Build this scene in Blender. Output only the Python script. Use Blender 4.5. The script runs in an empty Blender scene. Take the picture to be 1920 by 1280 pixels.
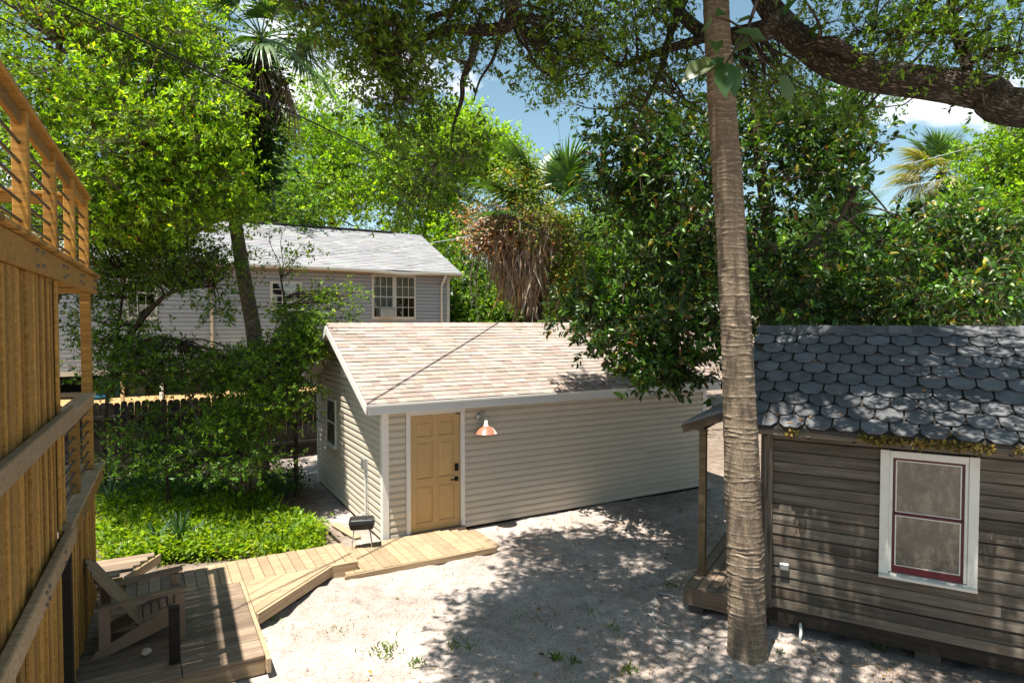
import bpy, bmesh, math, random
import numpy as np
from mathutils import Vector, Matrix

random.seed(7)
rng = np.random.default_rng(11)
R = math.radians
scene = bpy.context.scene
COL = scene.collection

# ------------------------------------------------------------------ camera
CAM = np.array([0.0, 0.0, 3.69])
FPX = 1200.0
PITCH = math.atan(37.0 / FPX)
cd = bpy.data.cameras.new("camera")
cd.sensor_width = 36.0
cd.lens = 36.0 * FPX / 1920.0
cd.clip_start = 0.05
cd.clip_end = 2000.0
cam = bpy.data.objects.new("camera", cd)
COL.objects.link(cam)
cam.location = CAM
cam.rotation_euler = (math.pi / 2 - PITCH, 0, 0)
scene.camera = cam

# ------------------------------------------------------------------ sun + sky
SUN_H = np.array([0.659, 0.752])            # horizontal travel of the rays
SUN_EL = R(72.7)
rd = Vector((SUN_H[0] * math.cos(SUN_EL), SUN_H[1] * math.cos(SUN_EL), -math.sin(SUN_EL))).normalized()
sl = bpy.data.lights.new("sun", 'SUN')
sl.energy = 5.0
sl.angle = R(0.45)
sl.color = (1.0, 0.94, 0.84)
sun = bpy.data.objects.new("sun", sl)
COL.objects.link(sun)
sun.rotation_euler = rd.to_track_quat('-Z', 'Y').to_euler()
sun.location = (-8, -6, 30)

world = bpy.data.worlds.new("World")
scene.world = world
world.use_nodes = True
wn, wl = world.node_tree.nodes, world.node_tree.links
wn.clear()
w_out = wn.new('ShaderNodeOutputWorld')
w_bg = wn.new('ShaderNodeBackground')
w_bg.inputs['Strength'].default_value = 0.05
sky = wn.new('ShaderNodeTexSky')
sky.sky_type = 'NISHITA'
sky.sun_disc = False
sky.sun_elevation = SUN_EL
sky.sun_rotation = math.atan2(-SUN_H[0], -SUN_H[1])
sky.air_density = 1.0
sky.dust_density = 0.3
sky.ozone_density = 1.0
w_tc = wn.new('ShaderNodeTexCoord')
w_map = wn.new('ShaderNodeMapping')
w_map.inputs['Scale'].default_value = (1.0, 1.0, 2.2)
w_map.inputs['Location'].default_value = (0.35, 0.1, 0.0)
w_no = wn.new('ShaderNodeTexNoise')
w_no.inputs['Scale'].default_value = 2.3
w_no.inputs['Detail'].default_value = 7.0
w_no.inputs['Roughness'].default_value = 0.55
w_rp = wn.new('ShaderNodeValToRGB')
w_rp.color_ramp.elements[0].position = 0.56
w_rp.color_ramp.elements[0].color = (0, 0, 0, 1)
w_rp.color_ramp.elements[1].position = 0.62
w_rp.color_ramp.elements[1].color = (1, 1, 1, 1)
w_mx = wn.new('ShaderNodeMixRGB')
w_mx.inputs['Color2'].default_value = (12.0, 12.2, 12.4, 1)
wl.new(w_tc.outputs['Generated'], w_map.inputs['Vector'])
wl.new(w_map.outputs['Vector'], w_no.inputs['Vector'])
wl.new(w_no.outputs['Fac'], w_rp.inputs['Fac'])
wl.new(w_rp.outputs['Color'], w_mx.inputs['Fac'])
w_hs = wn.new('ShaderNodeHueSaturation')
w_hs.inputs['Hue'].default_value = 0.472
w_hs.inputs['Saturation'].default_value = 0.92
w_hs.inputs['Value'].default_value = 1.4
wl.new(sky.outputs['Color'], w_hs.inputs['Color'])
wl.new(w_hs.outputs['Color'], w_mx.inputs['Color1'])
wl.new(w_mx.outputs['Color'], w_bg.inputs['Color'])
wl.new(w_bg.outputs['Background'], w_out.inputs['Surface'])

scene.view_settings.view_transform = 'Standard'
scene.view_settings.look = 'None'
scene.view_settings.gamma = 1.0
scene.view_settings.exposure = 1.3
scene.render.engine = 'CYCLES'
scene.cycles.use_denoising = True
scene.cycles.max_bounces = 6
scene.cycles.diffuse_bounces = 2
scene.cycles.transparent_max_bounces = 6
scene.cycles.caustics_reflective = False
scene.cycles.caustics_refractive = False
scene.cycles.sample_clamp_indirect = 6.0


def at(px, py, Y):
    """world point seen at photo pixel (px,py) at depth Y"""
    dx = (px - 960.0) / FPX
    dy = (640.0 - py) / FPX
    ca, sa = math.cos(PITCH), math.sin(PITCH)
    d = np.array([dx, ca + dy * sa, -sa + dy * ca])
    return CAM + d * (Y / d[1])


# ------------------------------------------------------------------ materials
MAT = {}


def _mat(name):
    m = bpy.data.materials.new(name)
    m.use_nodes = True
    nt = m.node_tree
    b = nt.nodes['Principled BSDF']
    MAT[name] = m
    return m, nt, b


def _coords(nt, scale, rand=True):
    tc = nt.nodes.new('ShaderNodeTexCoord')
    mp = nt.nodes.new('ShaderNodeMapping')
    mp.inputs['Scale'].default_value = scale
    if rand:
        oi = nt.nodes.new('ShaderNodeObjectInfo')
        mul = nt.nodes.new('ShaderNodeVectorMath')
        mul.operation = 'MULTIPLY'
        mul.inputs[1].default_value = (37.0, 53.0, 71.0)
        comb = nt.nodes.new('ShaderNodeCombineXYZ')
        for k in range(3):
            nt.links.new(oi.outputs['Random'], comb.inputs[k])
        nt.links.new(comb.outputs[0], mul.inputs[0])
        add = nt.nodes.new('ShaderNodeVectorMath')
        add.operation = 'ADD'
        nt.links.new(tc.outputs['Object'], add.inputs[0])
        nt.links.new(mul.outputs[0], add.inputs[1])
        nt.links.new(add.outputs[0], mp.inputs['Vector'])
        return mp.outputs['Vector'], oi.outputs['Random']
    nt.links.new(tc.outputs['Object'], mp.inputs['Vector'])
    return mp.outputs['Vector'], None


def _noise(nt, vec, scale, detail=4.0, rough=0.6):
    n = nt.nodes.new('ShaderNodeTexNoise')
    n.inputs['Scale'].default_value = scale
    n.inputs['Detail'].default_value = detail
    n.inputs['Roughness'].default_value = rough
    nt.links.new(vec, n.inputs['Vector'])
    return n.outputs['Fac']


def _ramp(nt, fac, stops):
    r = nt.nodes.new('ShaderNodeValToRGB')
    els = r.color_ramp.elements
    while len(els) < len(stops):
        els.new(0.5)
    for e, (p, c) in zip(els, stops):
        e.position = p
        e.color = (c[0], c[1], c[2], 1) if len(c) == 3 else c
    nt.links.new(fac, r.inputs['Fac'])
    return r.outputs['Color']


def _mix(nt, mode, fac, a, b):
    m = nt.nodes.new('ShaderNodeMixRGB')
    m.blend_type = mode
    if isinstance(fac, float):
        m.inputs[0].default_value = fac
    else:
        nt.links.new(fac, m.inputs[0])
    for i, v in ((1, a), (2, b)):
        if isinstance(v, tuple):
            m.inputs[i].default_value = (v[0], v[1], v[2], 1)
        else:
            nt.links.new(v, m.inputs[i])
    return m.outputs[0]


def _bump(nt, b, h, strength=0.3, dist=0.01):
    bp = nt.nodes.new('ShaderNodeBump')
    bp.inputs['Strength'].default_value = strength
    bp.inputs['Distance'].default_value = dist
    nt.links.new(h, bp.inputs['Height'])
    nt.links.new(bp.outputs['Normal'], b.inputs['Normal'])


def grey(v):
    return (v, v, v)


def wood(name, dark, light, vary=0.35, rough=0.75, grain=14.0, bump=0.25, wavy=False, stain=None):
    m, nt, b = _mat(name)
    v, rnd = _coords(nt, (0.55, grain, grain))
    g = _noise(nt, v, 2.2, 6.0, 0.65)
    c = _ramp(nt, g, [(0.3, dark), (0.7, light)])
    if wavy:
        v2, _ = _coords(nt, (1.3, 14.0, 14.0))
        w = nt.nodes.new('ShaderNodeTexWave')
        w.wave_type = 'BANDS'
        w.bands_direction = 'Z'
        w.inputs['Scale'].default_value = 1.6
        w.inputs['Distortion'].default_value = 9.0
        w.inputs['Detail'].default_value = 1.5
        w.inputs['Detail Scale'].default_value = 0.45
        nt.links.new(v2, w.inputs['Vector'])
        wc = _ramp(nt, w.outputs['Fac'], [(0.0, grey(0.35)), (0.3, grey(0.85)), (1.0, grey(1.12))])
        c = _mix(nt, 'MULTIPLY', 0.85, c, wc)
    rr = _ramp(nt, rnd, [(0.0, grey(1.0 - vary)), (1.0, grey(1.0 + vary * 0.6))])
    c = _mix(nt, 'MULTIPLY', 1.0, c, rr)
    v3, _ = _coords(nt, (1, 1, 1))
    big = _noise(nt, v3, 2.0, 3.0)
    c = _mix(nt, 'MULTIPLY', 0.6, c, _ramp(nt, big, [(0.3, grey(0.8)), (0.65, grey(1.05))]))
    if stain:
        sn = _noise(nt, v3, 3.1, 4.0)
        c = _mix(nt, 'MIX', _ramp(nt, sn, [(0.55, grey(0)), (0.75, grey(0.6))]), c, stain)
    nt.links.new(c, b.inputs['Base Color'])
    b.inputs['Roughness'].default_value = rough
    b.inputs['Specular IOR Level'].default_value = 0.3
    _bump(nt, b, g, bump, 0.006)
    return m


def paint(name, col, rough=0.5, vary=0.08, dirt=0.18, dirtcol=(0.25, 0.2, 0.14), spec=0.4, metallic=0.0, dscale=3.0, objvary=0.0):
    m, nt, b = _mat(name)
    v, rnd = _coords(nt, (1, 1, 1))
    n1 = _noise(nt, v, 1.6, 4.0)
    n2 = _noise(nt, v, dscale * 4, 6.0, 0.7)
    c = _ramp(nt, n1, [(0.25, tuple(x * (1 - vary) for x in col)), (0.75, tuple(min(1, x * (1 + vary)) for x in col))])
    if dirt > 0:
        f = _ramp(nt, n2, [(0.52, grey(0)), (0.78, grey(dirt))])
        c = _mix(nt, 'MIX', f, c, dirtcol)
    if objvary > 0:
        rr = _ramp(nt, rnd, [(0.0, grey(1.0 - objvary)), (1.0, grey(1.0))])
        c = _mix(nt, 'MULTIPLY', 1.0, c, rr)
    nt.links.new(c, b.inputs['Base Color'])
    b.inputs['Roughness'].default_value = rough
    b.inputs['Specular IOR Level'].default_value = spec
    b.inputs['Metallic'].default_value = metallic
    _bump(nt, b, n2, 0.08, 0.003)
    return m


def attr_color(nt, name="Col"):
    a = nt.nodes.new('ShaderNodeAttribute')
    a.attribute_name = name
    return a.outputs['Color']


def leafmat(name, trans=0.4, rough=0.42, spec=0.45, tint=(1.25, 1.35, 0.45)):
    m, nt, b = _mat(name)
    c = attr_color(nt)
    nt.links.new(c, b.inputs['Base Color'])
    b.inputs['Roughness'].default_value = rough
    b.inputs['Specular IOR Level'].default_value = spec
    tr = nt.nodes.new('ShaderNodeBsdfTranslucent')
    tc = _mix(nt, 'MULTIPLY', 1.0, c, tint)
    nt.links.new(tc, tr.inputs['Color'])
    mx = nt.nodes.new('ShaderNodeMixShader')
    mx.inputs[0].default_value = trans
    nt.links.new(b.outputs[0], mx.inputs[1])
    nt.links.new(tr.outputs[0], mx.inputs[2])
    out = nt.nodes['Material Output']
    nt.links.new(mx.outputs[0], out.inputs['Surface'])
    return m


def shinglemat(name, rough=0.9):
    m, nt, b = _mat(name)
    c = attr_color(nt)
    tc = nt.nodes.new('ShaderNodeTexCoord')
    n = _noise(nt, tc.outputs['Object'], 90.0, 3.0, 0.8)
    c = _mix(nt, 'MULTIPLY', 0.8, c, _ramp(nt, n, [(0.3, grey(0.6)), (0.7, grey(1.25))]))
    n2 = _noise(nt, tc.outputs['Object'], 1.3, 4.0, 0.6)
    c = _mix(nt, 'MULTIPLY', 0.7, c, _ramp(nt, n2, [(0.3, grey(0.75)), (0.7, grey(1.1))]))
    nt.links.new(c, b.inputs['Base Color'])
    b.inputs['Roughness'].default_value = rough
    b.inputs['Specular IOR Level'].default_value = 0.2
    _bump(nt, b, n, 0.4, 0.004)
    return m


def bark(name, dark, light, sx=3.0, sz=1.0, bump=1.0, dist=0.04, lichen=None):
    m, nt, b = _mat(name)
    tc = nt.nodes.new('ShaderNodeTexCoord')
    mp = nt.nodes.new('ShaderNodeMapping')
    mp.inputs['Scale'].default_value = (sx, sz, 1.0)
    nt.links.new(tc.outputs['UV'], mp.inputs['Vector'])
    vo = nt.nodes.new('ShaderNodeTexVoronoi')
    vo.feature = 'DISTANCE_TO_EDGE'
    vo.inputs['Scale'].default_value = 4.0
    nz = nt.nodes.new('ShaderNodeTexNoise')
    nz.inputs['Scale'].default_value = 6.0
    nt.links.new(mp.outputs[0], nz.inputs['Vector'])
    dm = _mix(nt, 'LINEAR_LIGHT', 0.12, mp.outputs[0], nz.outputs['Color'])
    nt.links.new(dm, vo.inputs['Vector'])
    h = _ramp(nt, vo.outputs['Distance'], [(0.0, grey(0.0)), (0.35, grey(1.0))])
    n = _noise(nt, tc.outputs['Object'], 14.0, 5.0, 0.7)
    c = _mix(nt, 'MIX', h, dark, light)
    c = _mix(nt, 'MULTIPLY', 0.8, c, _ramp(nt, n, [(0.3, grey(0.55)), (0.7, grey(1.2))]))
    if lichen:
        n3 = _noise(nt, tc.outputs['Object'], 2.2, 6.0, 0.65)
        c = _mix(nt, 'MIX', _ramp(nt, n3, [(0.55, grey(0)), (0.66, grey(0.7))]), c, lichen)
    nt.links.new(c, b.inputs['Base Color'])
    b.inputs['Roughness'].default_value = 0.9
    b.inputs['Specular IOR Level'].default_value = 0.15
    _bump(nt, b, h, bump, dist)
    return m


wood('cedar', (0.23, 0.11, 0.02), (0.50, 0.285, 0.068), 0.5, 0.7, 16, 0.25, stain=(0.26, 0.13, 0.04))
wood('cedar_weathered', (0.22, 0.15, 0.09), (0.46, 0.34, 0.21), 0.25, 0.8, 14, 0.3)
wood('deck_grey', (0.15, 0.105, 0.075), (0.36, 0.27, 0.19), 0.35, 0.8, 14, 0.3, stain=(0.10, 0.085, 0.06))
wood('deck_tan', (0.25, 0.17, 0.10), (0.43, 0.32, 0.205), 0.18, 0.8, 14, 0.25)
wood('cottage_wood', (0.068, 0.056, 0.043), (0.23, 0.195, 0.155), 0.45, 0.85, 10, 0.3, wavy=True, stain=(0.14, 0.085, 0.05))
wood('cottage_post', (0.12, 0.08, 0.045), (0.32, 0.23, 0.13), 0.25, 0.85, 12, 0.3, stain=(0.22, 0.2, 0.05))
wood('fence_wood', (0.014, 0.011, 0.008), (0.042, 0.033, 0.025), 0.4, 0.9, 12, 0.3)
wood('stake_wood', (0.4, 0.28, 0.14), (0.62, 0.46, 0.26), 0.2)
paint('vinyl_cream', (0.60, 0.53, 0.425), 0.45, 0.05, 0.12, (0.35, 0.28, 0.2), objvary=0.07)
paint('trim_white', (0.76, 0.74, 0.70), 0.45, 0.05, 0.15)
paint('fascia_grey', (0.62, 0.61, 0.60), 0.45, 0.05, 0.2, (0.35, 0.3, 0.25))
paint('window_paint', (0.72, 0.70, 0.64), 0.55, 0.08, 0.4, (0.32, 0.28, 0.22), dscale=2.0)
paint('door_tan', (0.53, 0.35, 0.155), 0.42, 0.09, 0.22, (0.30, 0.19, 0.09))
paint('black_metal', (0.012, 0.012, 0.014), 0.3, 0.1, 0.1)
paint('rod_black', (0.035, 0.032, 0.03), 0.45, 0.1, 0.2)
paint('bolt_steel', (0.10, 0.09, 0.08), 0.5, 0.1, 0.2)
paint('galvanised', (0.42, 0.43, 0.43), 0.4, 0.1, 0.15, metallic=0.7)
paint('lamp_red', (0.62, 0.20, 0.10), 0.35, 0.05, 0.08)
paint('lamp_white', (0.8, 0.78, 0.75), 0.35, 0.03, 0.05)
paint('chrome', (0.6, 0.6, 0.6), 0.25, 0.03, 0.05, metallic=0.9)
paint('adirondack', (0.23, 0.16, 0.11), 0.5, 0.08, 0.12, (0.07, 0.05, 0.035), objvary=0.15)
paint('house_vinyl', (0.50, 0.52, 0.585), 0.5, 0.05, 0.12, (0.22, 0.2, 0.2), objvary=0.08)
paint('maroon', (0.12, 0.008, 0.018), 0.4, 0.1, 0.1)
paint('maroon_dark', (0.07, 0.006, 0.012), 0.4, 0.1, 0.1)
paint('dark_void', (0.012, 0.011, 0.01), 0.9, 0.0, 0.0)
paint('curtain', (0.5, 0.48, 0.42), 0.9, 0.1, 0.0)
paint('blue_plastic', (0.02, 0.16, 0.30), 0.4, 0.05, 0.05)
paint('ball_pink', (0.65, 0.45, 0.5), 0.5, 0.3, 0.2)
paint('stone', (0.55, 0.48, 0.38), 0.85, 0.15, 0.3)
paint('pvc', (0.75, 0.75, 0.72), 0.4, 0.03, 0.1)
paint('cable_black', (0.012, 0.012, 0.012), 0.5, 0.0, 0.0)
paint('cable_grey', (0.45, 0.47, 0.48), 0.5, 0.0, 0.0)
paint('roof_edge', (0.05, 0.045, 0.04), 0.9, 0.1, 0.1)
paint('pier_block', (0.09, 0.08, 0.07), 0.9, 0.1, 0.3)
shinglemat('shingle')
leafmat('leaf_bright', 0.5, 0.45, 0.4, (1.5, 1.45, 0.35))
leafmat('leaf_glossy', 0.28, 0.38, 0.45, (1.4, 1.5, 0.35))
leafmat('leaf_oak', 0.42, 0.36, 0.5, (1.5, 1.5, 0.35))
leafmat('leaf_dry', 0.2, 0.8, 0.1, (1.2, 1.0, 0.7))
bark('bark_oak', (0.04, 0.032, 0.026), (0.23, 0.185, 0.145), 9.0, 2.6, 1.0, 0.05, lichen=(0.28, 0.29, 0.25))
bark('bark_smooth', (0.10, 0.075, 0.055), (0.20, 0.155, 0.115), 3.0, 2.0, 0.35, 0.02, lichen=(0.25, 0.22, 0.18))
bark('bark_dark', (0.03, 0.022, 0.016), (0.10, 0.075, 0.055), 3.0, 2.0, 0.5, 0.02)


def palm_bark():
    m, nt, b = _mat('bark_palm')
    tc = nt.nodes.new('ShaderNodeTexCoord')
    mp = nt.nodes.new('ShaderNodeMapping')
    mp.inputs['Scale'].default_value = (26.0, 3.0, 1.0)
    nt.links.new(tc.outputs['UV'], mp.inputs['Vector'])
    fib = _noise(nt, mp.outputs[0], 3.0, 5.0, 0.7)
    n = _noise(nt, tc.outputs['Object'], 3.5, 5.0, 0.6)
    n2 = _noise(nt, tc.outputs['Object'], 28.0, 4.0, 0.7)
    ring = attr_color(nt, "Ring")
    c = _ramp(nt, fib, [(0.25, (0.17, 0.12, 0.08)), (0.6, (0.34, 0.26, 0.19)), (0.85, (0.46, 0.37, 0.28))])
    c = _mix(nt, 'MIX', ring, c, (0.62, 0.53, 0.41))
    c = _mix(nt, 'MULTIPLY', 0.75, c, _ramp(nt, n, [(0.3, grey(0.6)), (0.7, grey(1.1))]))
    c = _mix(nt, 'MULTIPLY', 0.6, c, _ramp(nt, n2, [(0.3, grey(0.7)), (0.7, grey(1.1))]))
    n4 = _noise(nt, tc.outputs['Object'], 1.1, 4.0)
    c = _mix(nt, 'MIX', _ramp(nt, n4, [(0.5, grey(0)), (0.75, grey(0.45))]), c, (0.20, 0.18, 0.11))
    nt.links.new(c, b.inputs['Base Color'])
    b.inputs['Roughness'].default_value = 0.9
    b.inputs['Specular IOR Level'].default_value = 0.15
    _bump(nt, b, fib, 1.0, 0.03)


palm_bark()


def glass(name, col, rough=0.06, wob=0.15, streak=None):
    m, nt, b = _mat(name)
    tc = nt.nodes.new('ShaderNodeTexCoord')
    n = _noise(nt, tc.outputs['Object'], 3.0, 2.0)
    if streak:
        mp = nt.nodes.new('ShaderNodeMapping')
        mp.inputs['Scale'].default_value = (2.2, 1.0, 1.1)
        mp.inputs['Rotation'].default_value = (0, 0.5, 0)
        nt.links.new(tc.outputs['Object'], mp.inputs['Vector'])
        s = _noise(nt, mp.outputs[0], 2.4, 7.0, 0.72)
        c = _ramp(nt, s, [(0.40, col), (0.50, streak[0]), (0.58, streak[1])])  # dust tones, with paler patches painting in the sand's reflection
        nt.links.new(c, b.inputs['Base Color'])
    else:
        b.inputs['Base Color'].default_value = (*col, 1)
    b.inputs['Roughness'].default_value = 0.6
    _bump(nt, b, n, wob, 0.03)
    gl = nt.nodes.new('ShaderNodeBsdfGlossy')
    gl.inputs['Roughness'].default_value = rough
    gl.inputs['Color'].default_value = (0.9, 0.88, 0.82, 1)
    nt.links.new(b.inputs['Normal'].links[0].from_socket, gl.inputs['Normal'])
    mx = nt.nodes.new('ShaderNodeMixShader')
    mx.inputs[0].default_value = 0.07
    nt.links.new(b.outputs[0], mx.inputs[1])
    nt.links.new(gl.outputs[0], mx.inputs[2])
    nt.links.new(mx.outputs[0], nt.nodes['Material Output'].inputs['Surface'])
    return m


glass('glass_dust_reflect', (0.02, 0.02, 0.015), 0.05, 0.35, ((0.038, 0.036, 0.026), (0.12, 0.107, 0.074)))


def clear_glass(name):
    m, nt, b = _mat(name)
    gl = nt.nodes.new('ShaderNodeBsdfGlossy')
    gl.inputs['Roughness'].default_value = 0.03
    tr = nt.nodes.new('ShaderNodeBsdfTransparent')
    tr.inputs['Color'].default_value = (0.75, 0.8, 0.8, 1)
    mx = nt.nodes.new('ShaderNodeMixShader')
    mx.inputs[0].default_value = 0.12
    nt.links.new(tr.outputs[0], mx.inputs[1])
    nt.links.new(gl.outputs[0], mx.inputs[2])
    nt.links.new(mx.outputs[0], nt.nodes['Material Output'].inputs['Surface'])


clear_glass('glass_clear')


def slate_mat():
    m, nt, b = _mat('slate')
    v, rnd = _coords(nt, (1, 1, 1))
    n = _noise(nt, v, 120.0, 3.0, 0.8)
    n2 = _noise(nt, v, 5.0, 4.0, 0.6)
    c = _ramp(nt, n2, [(0.3, (0.10, 0.103, 0.112)), (0.7, (0.165, 0.168, 0.178))])
    c = _mix(nt, 'MULTIPLY', 0.9, c, _ramp(nt, n, [(0.3, grey(0.55)), (0.7, grey(1.25))]))
    c = _mix(nt, 'MULTIPLY', 1.0, c, _ramp(nt, rnd, [(0, grey(0.66)), (1, grey(1.15))]))
    nt.links.new(c, b.inputs['Base Color'])
    b.inputs['Roughness'].default_value = 0.85
    b.inputs['Specular IOR Level'].default_value = 0.25
    _bump(nt, b, n, 0.35, 0.003)


slate_mat()


def sand_mat():
    m, nt, b = _mat('sand')
    tc = nt.nodes.new('ShaderNodeTexCoord')
    geo = nt.nodes.new('ShaderNodeNewGeometry')
    P = geo.outputs['Position']
    n1 = _noise(nt, P, 0.55, 5.0, 0.6)
    n2 = _noise(nt, P, 5.0, 6.0, 0.7)
    n3 = _noise(nt, P, 38.0, 4.0, 0.75)
    c = _ramp(nt, n1, [(0.3, (0.30, 0.247, 0.217)), (0.66, (0.50, 0.432, 0.392))])
    c = _mix(nt, 'MULTIPLY', 0.8, c, _ramp(nt, n2, [(0.32, grey(0.66)), (0.6, grey(1.06))]))
    c = _mix(nt, 'MULTIPLY', 0.8, c, _ramp(nt, n3, [(0.36, grey(0.42)), (0.52, grey(1.05))]))
    # neighbour's lot: straw-coloured raised ground
    sep = nt.nodes.new('ShaderNodeSeparateXYZ')
    nt.links.new(P, sep.inputs[0])
    f = _ramp(nt, sep.outputs['Z'], [(0.5, grey(0)), (0.9, grey(1))])
    straw = _ramp(nt, n2, [(0.3, (0.24, 0.14, 0.06)), (0.7, (0.50, 0.33, 0.16))])
    c = _mix(nt, 'MIX', f, c, straw)
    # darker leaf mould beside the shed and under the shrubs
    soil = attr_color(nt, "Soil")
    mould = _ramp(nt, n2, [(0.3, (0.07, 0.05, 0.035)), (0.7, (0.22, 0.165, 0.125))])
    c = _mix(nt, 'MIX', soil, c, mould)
    nt.links.new(c, b.inputs['Base Color'])
    b.inputs['Roughness'].default_value = 0.95
    b.inputs['Specular IOR Level'].default_value = 0.1
    hh = _mix(nt, 'ADD', 0.35, n2, n3)
    _bump(nt, b, hh, 0.55, 0.05)


sand_mat()

# ------------------------------------------------------------------ builders


def tag(o, label=None, cat=None, group=None, kind=None):
    if label:
        o['label'] = label
    if cat:
        o['category'] = cat
    if group:
        o['group'] = group
    if kind:
        o['kind'] = kind
    return o


def empty(name, loc, rz=0.0):
    o = bpy.data.objects.new(name, None)
    o.empty_display_size = 0.2
    COL.objects.link(o)
    o.location = loc
    o.rotation_euler = (0, 0, rz)
    return o


def link(name, me, parent=None, loc=None, rot=None):
    o = bpy.data.objects.new(name, me)
    COL.objects.link(o)
    if parent is not None:
        o.parent = parent
    if loc is not None:
        o.location = loc
    if rot is not None:
        o.rotation_euler = rot
    return o


def mesh(name, verts, faces, mat, smooth=False):
    me = bpy.data.meshes.new(name)
    me.from_pydata([tuple(v) for v in verts], [], faces)
    me.materials.append(MAT[mat])
    if smooth:
        me.polygons.foreach_set('use_smooth', [True] * len(me.polygons))
    me.update()
    return me


def cbox_geo(sx, sy, sz, b):
    hx, hy, hz = sx / 2, sy / 2, sz / 2
    b = min(b, hx * 0.45, hy * 0.45, hz * 0.45)
    V = []
    idx = {}
    for ix in (-1, 1):
        for iy in (-1, 1):
            for iz in (-1, 1):
                for ax in range(3):
                    p = [ix * (hx - b), iy * (hy - b), iz * (hz - b)]
                    p[ax] = (ix * hx, iy * hy, iz * hz)[ax]
                    idx[(ix, iy, iz, ax)] = len(V)
                    V.append(tuple(p))
    F = []

    def fc(ids):
        c = [sum(V[i][k] for i in ids) / len(ids) for k in range(3)]
        a = [V[ids[1]][k] - V[ids[0]][k] for k in range(3)]
        d = [V[ids[2]][k] - V[ids[0]][k] for k in range(3)]
        n = (a[1] * d[2] - a[2] * d[1], a[2] * d[0] - a[0] * d[2], a[0] * d[1] - a[1] * d[0])
        if sum(n[k] * c[k] for k in range(3)) < 0:
            ids = ids[::-1]
        F.append(tuple(ids))
    for ax in range(3):
        o1, o2 = [k for k in range(3) if k != ax]
        for s in (-1, 1):
            ids = []
            for (a, c) in ((-1, -1), (1, -1), (1, 1), (-1, 1)):
                k = [0, 0, 0]
                k[ax] = s
                k[o1] = a
                k[o2] = c
                ids.append(idx[(*k, ax)])
            fc(ids)
    for ax in range(3):          # edges along ax
        o1, o2 = [k for k in range(3) if k != ax]
        for s1 in (-1, 1):
            for s2 in (-1, 1):
                k0 = [0, 0, 0]; k1 = [0, 0, 0]
                k0[ax], k1[ax] = -1, 1
                k0[o1] = k1[o1] = s1
                k0[o2] = k1[o2] = s2
                fc([idx[(*k0, o1)], idx[(*k1, o1)], idx[(*k1, o2)], idx[(*k0, o2)]])
    for ix in (-1, 1):
        for iy in (-1, 1):
            for iz in (-1, 1):
                fc([idx[(ix, iy, iz, 0)], idx[(ix, iy, iz, 1)], idx[(ix, iy, iz, 2)]])
    return V, F


_CB = {}


def cbox(sx, sy, sz, mat, b=0.004):
    k = (round(sx, 3), round(sy, 3), round(sz, 3), mat, round(b, 4))
    if k not in _CB:
        V, F = cbox_geo(sx, sy, sz, b)
        _CB[k] = mesh('box', V, F, mat)
    return _CB[k]


def box(parent, name, mat, x0, x1, y0, y1, z0, z1, b=0.004):
    """axis aligned chamfered box in the parent's frame"""
    return link(name, cbox(x1 - x0, y1 - y0, z1 - z0, mat, b), parent,
                ((x0 + x1) / 2, (y0 + y1) / 2, (z0 + z1) / 2))


def stick(parent, name, mat, p0, p1, w, t, up=(0, 0, 1), b=0.004):
    """board from p0 to p1, width w sideways, thickness t along up; local x is its length"""
    p0, p1 = Vector(p0), Vector(p1)
    d = p1 - p0
    L = d.length
    x = d.normalized()
    up = Vector(up)
    y = up.cross(x)
    if y.length < 1e-5:
        y = Vector((0, 1, 0)).cross(x)
        if y.length < 1e-5:
            y = Vector((1, 0, 0))
    y.normalize()
    z = x.cross(y)
    o = link(name, cbox(L, w, t, mat, b), parent)
    M = Matrix((x, y, z)).transposed().to_4x4()
    M.translation = (p0 + p1) / 2
    o.matrix_local = M
    return o


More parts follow.
